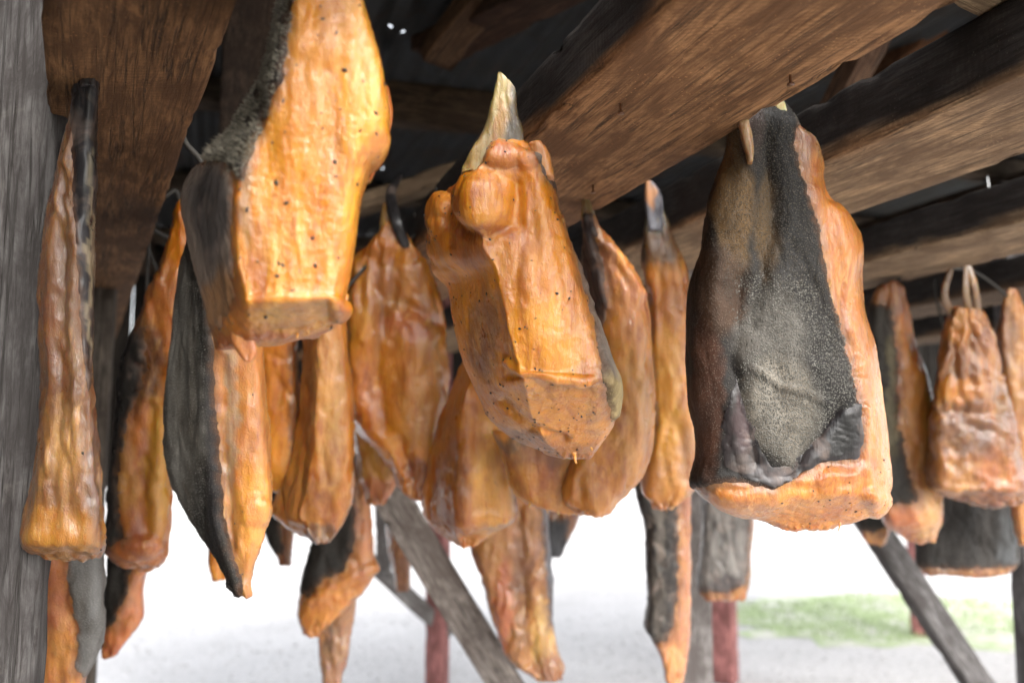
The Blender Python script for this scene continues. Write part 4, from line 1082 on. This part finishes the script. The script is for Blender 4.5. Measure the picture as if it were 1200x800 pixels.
e, G, loc, sk = meat('half black half peach piece with red base, right of the big black-skinned piece',
    [(330, 1041, 1051, dict(t=.03)), (346, 1022, 1062), (395, 1018, 1072), (450, 1022, 1090), (515, 1021, 1103), (575, 1025, 1106), (608, 1033, 1105), (622, 1042, 1102, dict(dd=.03)), (634, 1066, 1096, dict(dd=.06, t=.04))], 2.15, 0.15, (0.58, 0.22, 0.06), 'slab',
    spots=[(1050, 610, 40, 26, (0.48, 0.13, 0.045), .9), (1090, 580, 18, 90, (0.66, 0.32, 0.16), .8), (1045, 345, 20, 26, (0.30, 0.11, 0.08), .8)],
    skin=[dict(poly=[(1008, 350), (1046, 360), (1052, 420), (1054, 500), (1068, 560), (1076, 588), (1050, 592), (1008, 592)], tint=(0.035, 0.031, 0.027), rag=4, spots=[(1046, 470, 8, 80, (0.14, 0.12, 0.07), .8)])], edge=1.685)
e, G, loc, sk = meat('brown wrinkled bag-shaped piece hung by two loops at the right edge',
    [(360, 1118, 1148, dict(t=.06)), (372, 1110, 1154), (400, 1104, 1162), (440, 1096, 1172), (490, 1088, 1188), (540, 1086, 1199), (566, 1090, 1204), (574, 1094, 1204), (580, 1104, 1202, dict(dd=.03, t=.1)), (592, 1144, 1194, dict(dd=.05, t=.04))], 2.04, 0.15, (0.21, 0.062, 0.006), 'slab', lump=.010, wrinkle=.003,
    spots=[(1125, 380, 24, 22, (0.44, 0.16, 0.03), .7), (1125, 455, 26, 18, (0.54, 0.18, 0.012), .8), (1130, 510, 44, 26, (0.15, 0.045, 0.006), .8), (1160, 440, 14, 60, (0.42, 0.15, 0.02), .7), (1170, 560, 30, 30, (0.40, 0.12, 0.03), .7), (1175, 480, 10, 30, (0.14, 0.06, 0.03), .6), (1120, 560, 26, 30, (0.46, 0.18, 0.04), .6)],
    creases=[([(1118, 385), (1124, 410), (1110, 440)], 5, -.010), ([(1140, 390), (1138, 450)], 5, -.010), ([(1090, 480), (1180, 486)], 6, -.008), ([(1150, 380), (1172, 440)], 6, .01)], cord=False)
for a, b, m in (((1117, 372), (1114, 316), (1107, 345)), ((1138, 372), (1133, 310), (1132, 345)), ((1146, 372), (1135, 310), (1143, 340))):
    st = tube([P(*a, 2.07), P(*m, 2.06), P(*b, 2.07)], [0.010, 0.009, 0.007], 10, 0.35, 8)
    obj('hanging_loop', mesh_np('hanging_loop', (st - loc).reshape(-1, 3), gridfaces(len(st), 10), (0.17, 0.085, 0.045)), FLESH, e)
meat('wide dark hide hanging below and behind the brown bag-shaped piece', [(540, 1082, 1186), (590, 1077, 1190), (630, 1075, 1193), (662, 1075, 1194), (674, 1084, 1184)], 2.5, 0.10, (0.36, 0.14, 0.04), 'slab', skin=[dict(poly=[(1060, 520), (1210, 520), (1210, 664), (1140, 667), (1060, 666)], tint=(0.032, 0.029, 0.027), rag=3, spots=[(1180, 640, 14, 40, (0.07, 0.075, 0.08), .7)])])
meat('piece cut off by the right edge of the view, hung by pink strips', [(338, 1183, 1191, dict(t=.02)), (352, 1176, 1197, dict(t=.04)), (375, 1171, 1206, dict(t=.08)), (400, 1168, 1218), (440, 1172, 1236), (520, 1180, 1245), (600, 1184, 1240), (640, 1195, 1225)], 2.2, 0.13, (0.50, 0.20, 0.06), 'slab', spots=[(1180, 400, 14, 60, (0.20, 0.08, 0.05), .7)], edge=1.685)
# ---- low row seen against the bright yard
meat('long brown streaked piece hanging low in the centre, pale tip', [(500, 556, 636), (580, 553, 640), (640, 552, 642), (690, 567, 645), (740, 582, 648), (772, 594, 653), (788, 612, 660), (797, 632, 658)], 2.3, 0.10, (0.36, 0.14, 0.05), 'slab', wrinkle=.004,
    spots=[(590, 710, 12, 70, (0.46, 0.13, 0.07), .8), (612, 690, 12, 90, (0.20, 0.075, 0.03), .8), (638, 740, 14, 50, (0.52, 0.31, 0.13), .8), (580, 620, 12, 60, (0.42, 0.19, 0.07), .6)], creases=[([(606, 600), (612, 700), (624, 780)], 7, -.012)],
    skin=[dict(poly=[(632, 560), (655, 560), (652, 735), (644, 735), (638, 660)], tint=(0.12, 0.13, 0.15), mat=HIDE, rag=3)])
meat('small dark wine red scrap behind the curled peach piece', [(540, 632, 684), (600, 636, 680), (632, 640, 668), (652, 644, 656)], 2.75, 0.08, (0.16, 0.05, 0.035), 'slab', skin=[dict(poly=[(625, 608), (668, 606), (664, 660), (630, 660)], tint=(0.06, 0.062, 0.07))])
meat('black skin piece with an orange curled rim, low left of centre', [(540, 390, 430), (600, 378, 434), (640, 366, 437), (672, 357, 438), (696, 352, 428), (722, 349, 396), (746, 356, 376)], 2.1, 0.07, (0.56, 0.20, 0.05), 'slab',
    spots=[(425, 640, 14, 50, (0.50, 0.17, 0.08), .8)], skin=[dict(poly=[(360, 530), (416, 540), (416, 640), (404, 668), (372, 684), (362, 700), (340, 690)], tint=(0.028, 0.025, 0.022), rag=4)], creases=[([(436, 664), (396, 684), (364, 704)], 6, .012)])
meat('pink tail hanging straight down beneath the black piece with a curled rim', [(640, 372, 408), (695, 369, 416), (730, 371, 414), (765, 374, 408), (800, 378, 402), (832, 381, 396)], 2.2, 0.06, (0.40, 0.19, 0.14), 'slab', spots=[(392, 780, 14, 60, (0.42, 0.24, 0.22), .6), (385, 720, 5, 60, (0.14, 0.08, 0.07), .7)], wrinkle=.003)
meat('reddish brown strip behind the small grey brace at lower left of centre', [(540, 448, 490), (610, 452, 484), (660, 458, 482), (692, 464, 480)], 2.7, 0.06, (0.28, 0.10, 0.05), 'slab')
meat('black slab with a thin pink right edge below the narrow light orange piece', [(520, 744, 812), (575, 746, 810), (620, 756, 809), (680, 759, 809), (735, 757, 808), (752, 765, 808), (775, 776, 806), (797, 779, 802), (806, 784, 798)], 2.1, 0.07, (0.48, 0.19, 0.12), 'slab',
    spots=[(792, 780, 14, 26, (0.60, 0.26, 0.12), .8)], skin=[dict(poly=[(730, 500), (794, 500), (796, 690), (790, 735), (780, 752), (730, 762)], tint=(0.035, 0.031, 0.028), mat=HIDE, rag=3, spots=[(772, 660, 8, 140, (0.10, 0.085, 0.07), .8)])])
meat('grey block of skin with a dark lower rim in front of a red post', [(540, 824, 884), (600, 823, 883), (650, 821, 880), (690, 819, 878), (704, 826, 872)], 2.55, 0.12, (0.50, 0.20, 0.08), 'slab',
    skin=[dict(poly=[(800, 520), (875, 520), (879, 600), (876, 684), (850, 696), (810, 692)], tint=(0.19, 0.175, 0.16), mat=HIDE, rag=3, spots=[(850, 690, 60, 14, (0.06, 0.05, 0.05), .8)])])
meat('small dark scrap with an orange underside at the top of the leaning pole', [(560, 1004, 1050), (602, 1005, 1046), (626, 1010, 1042), (638, 1018, 1036)], 2.65, 0.08, (0.56, 0.22, 0.04), 'slab', skin=[dict(poly=[(995, 540), (1060, 540), (1055, 612), (1025, 624), (995, 622)], tint=(0.028, 0.025, 0.022), rag=2)])
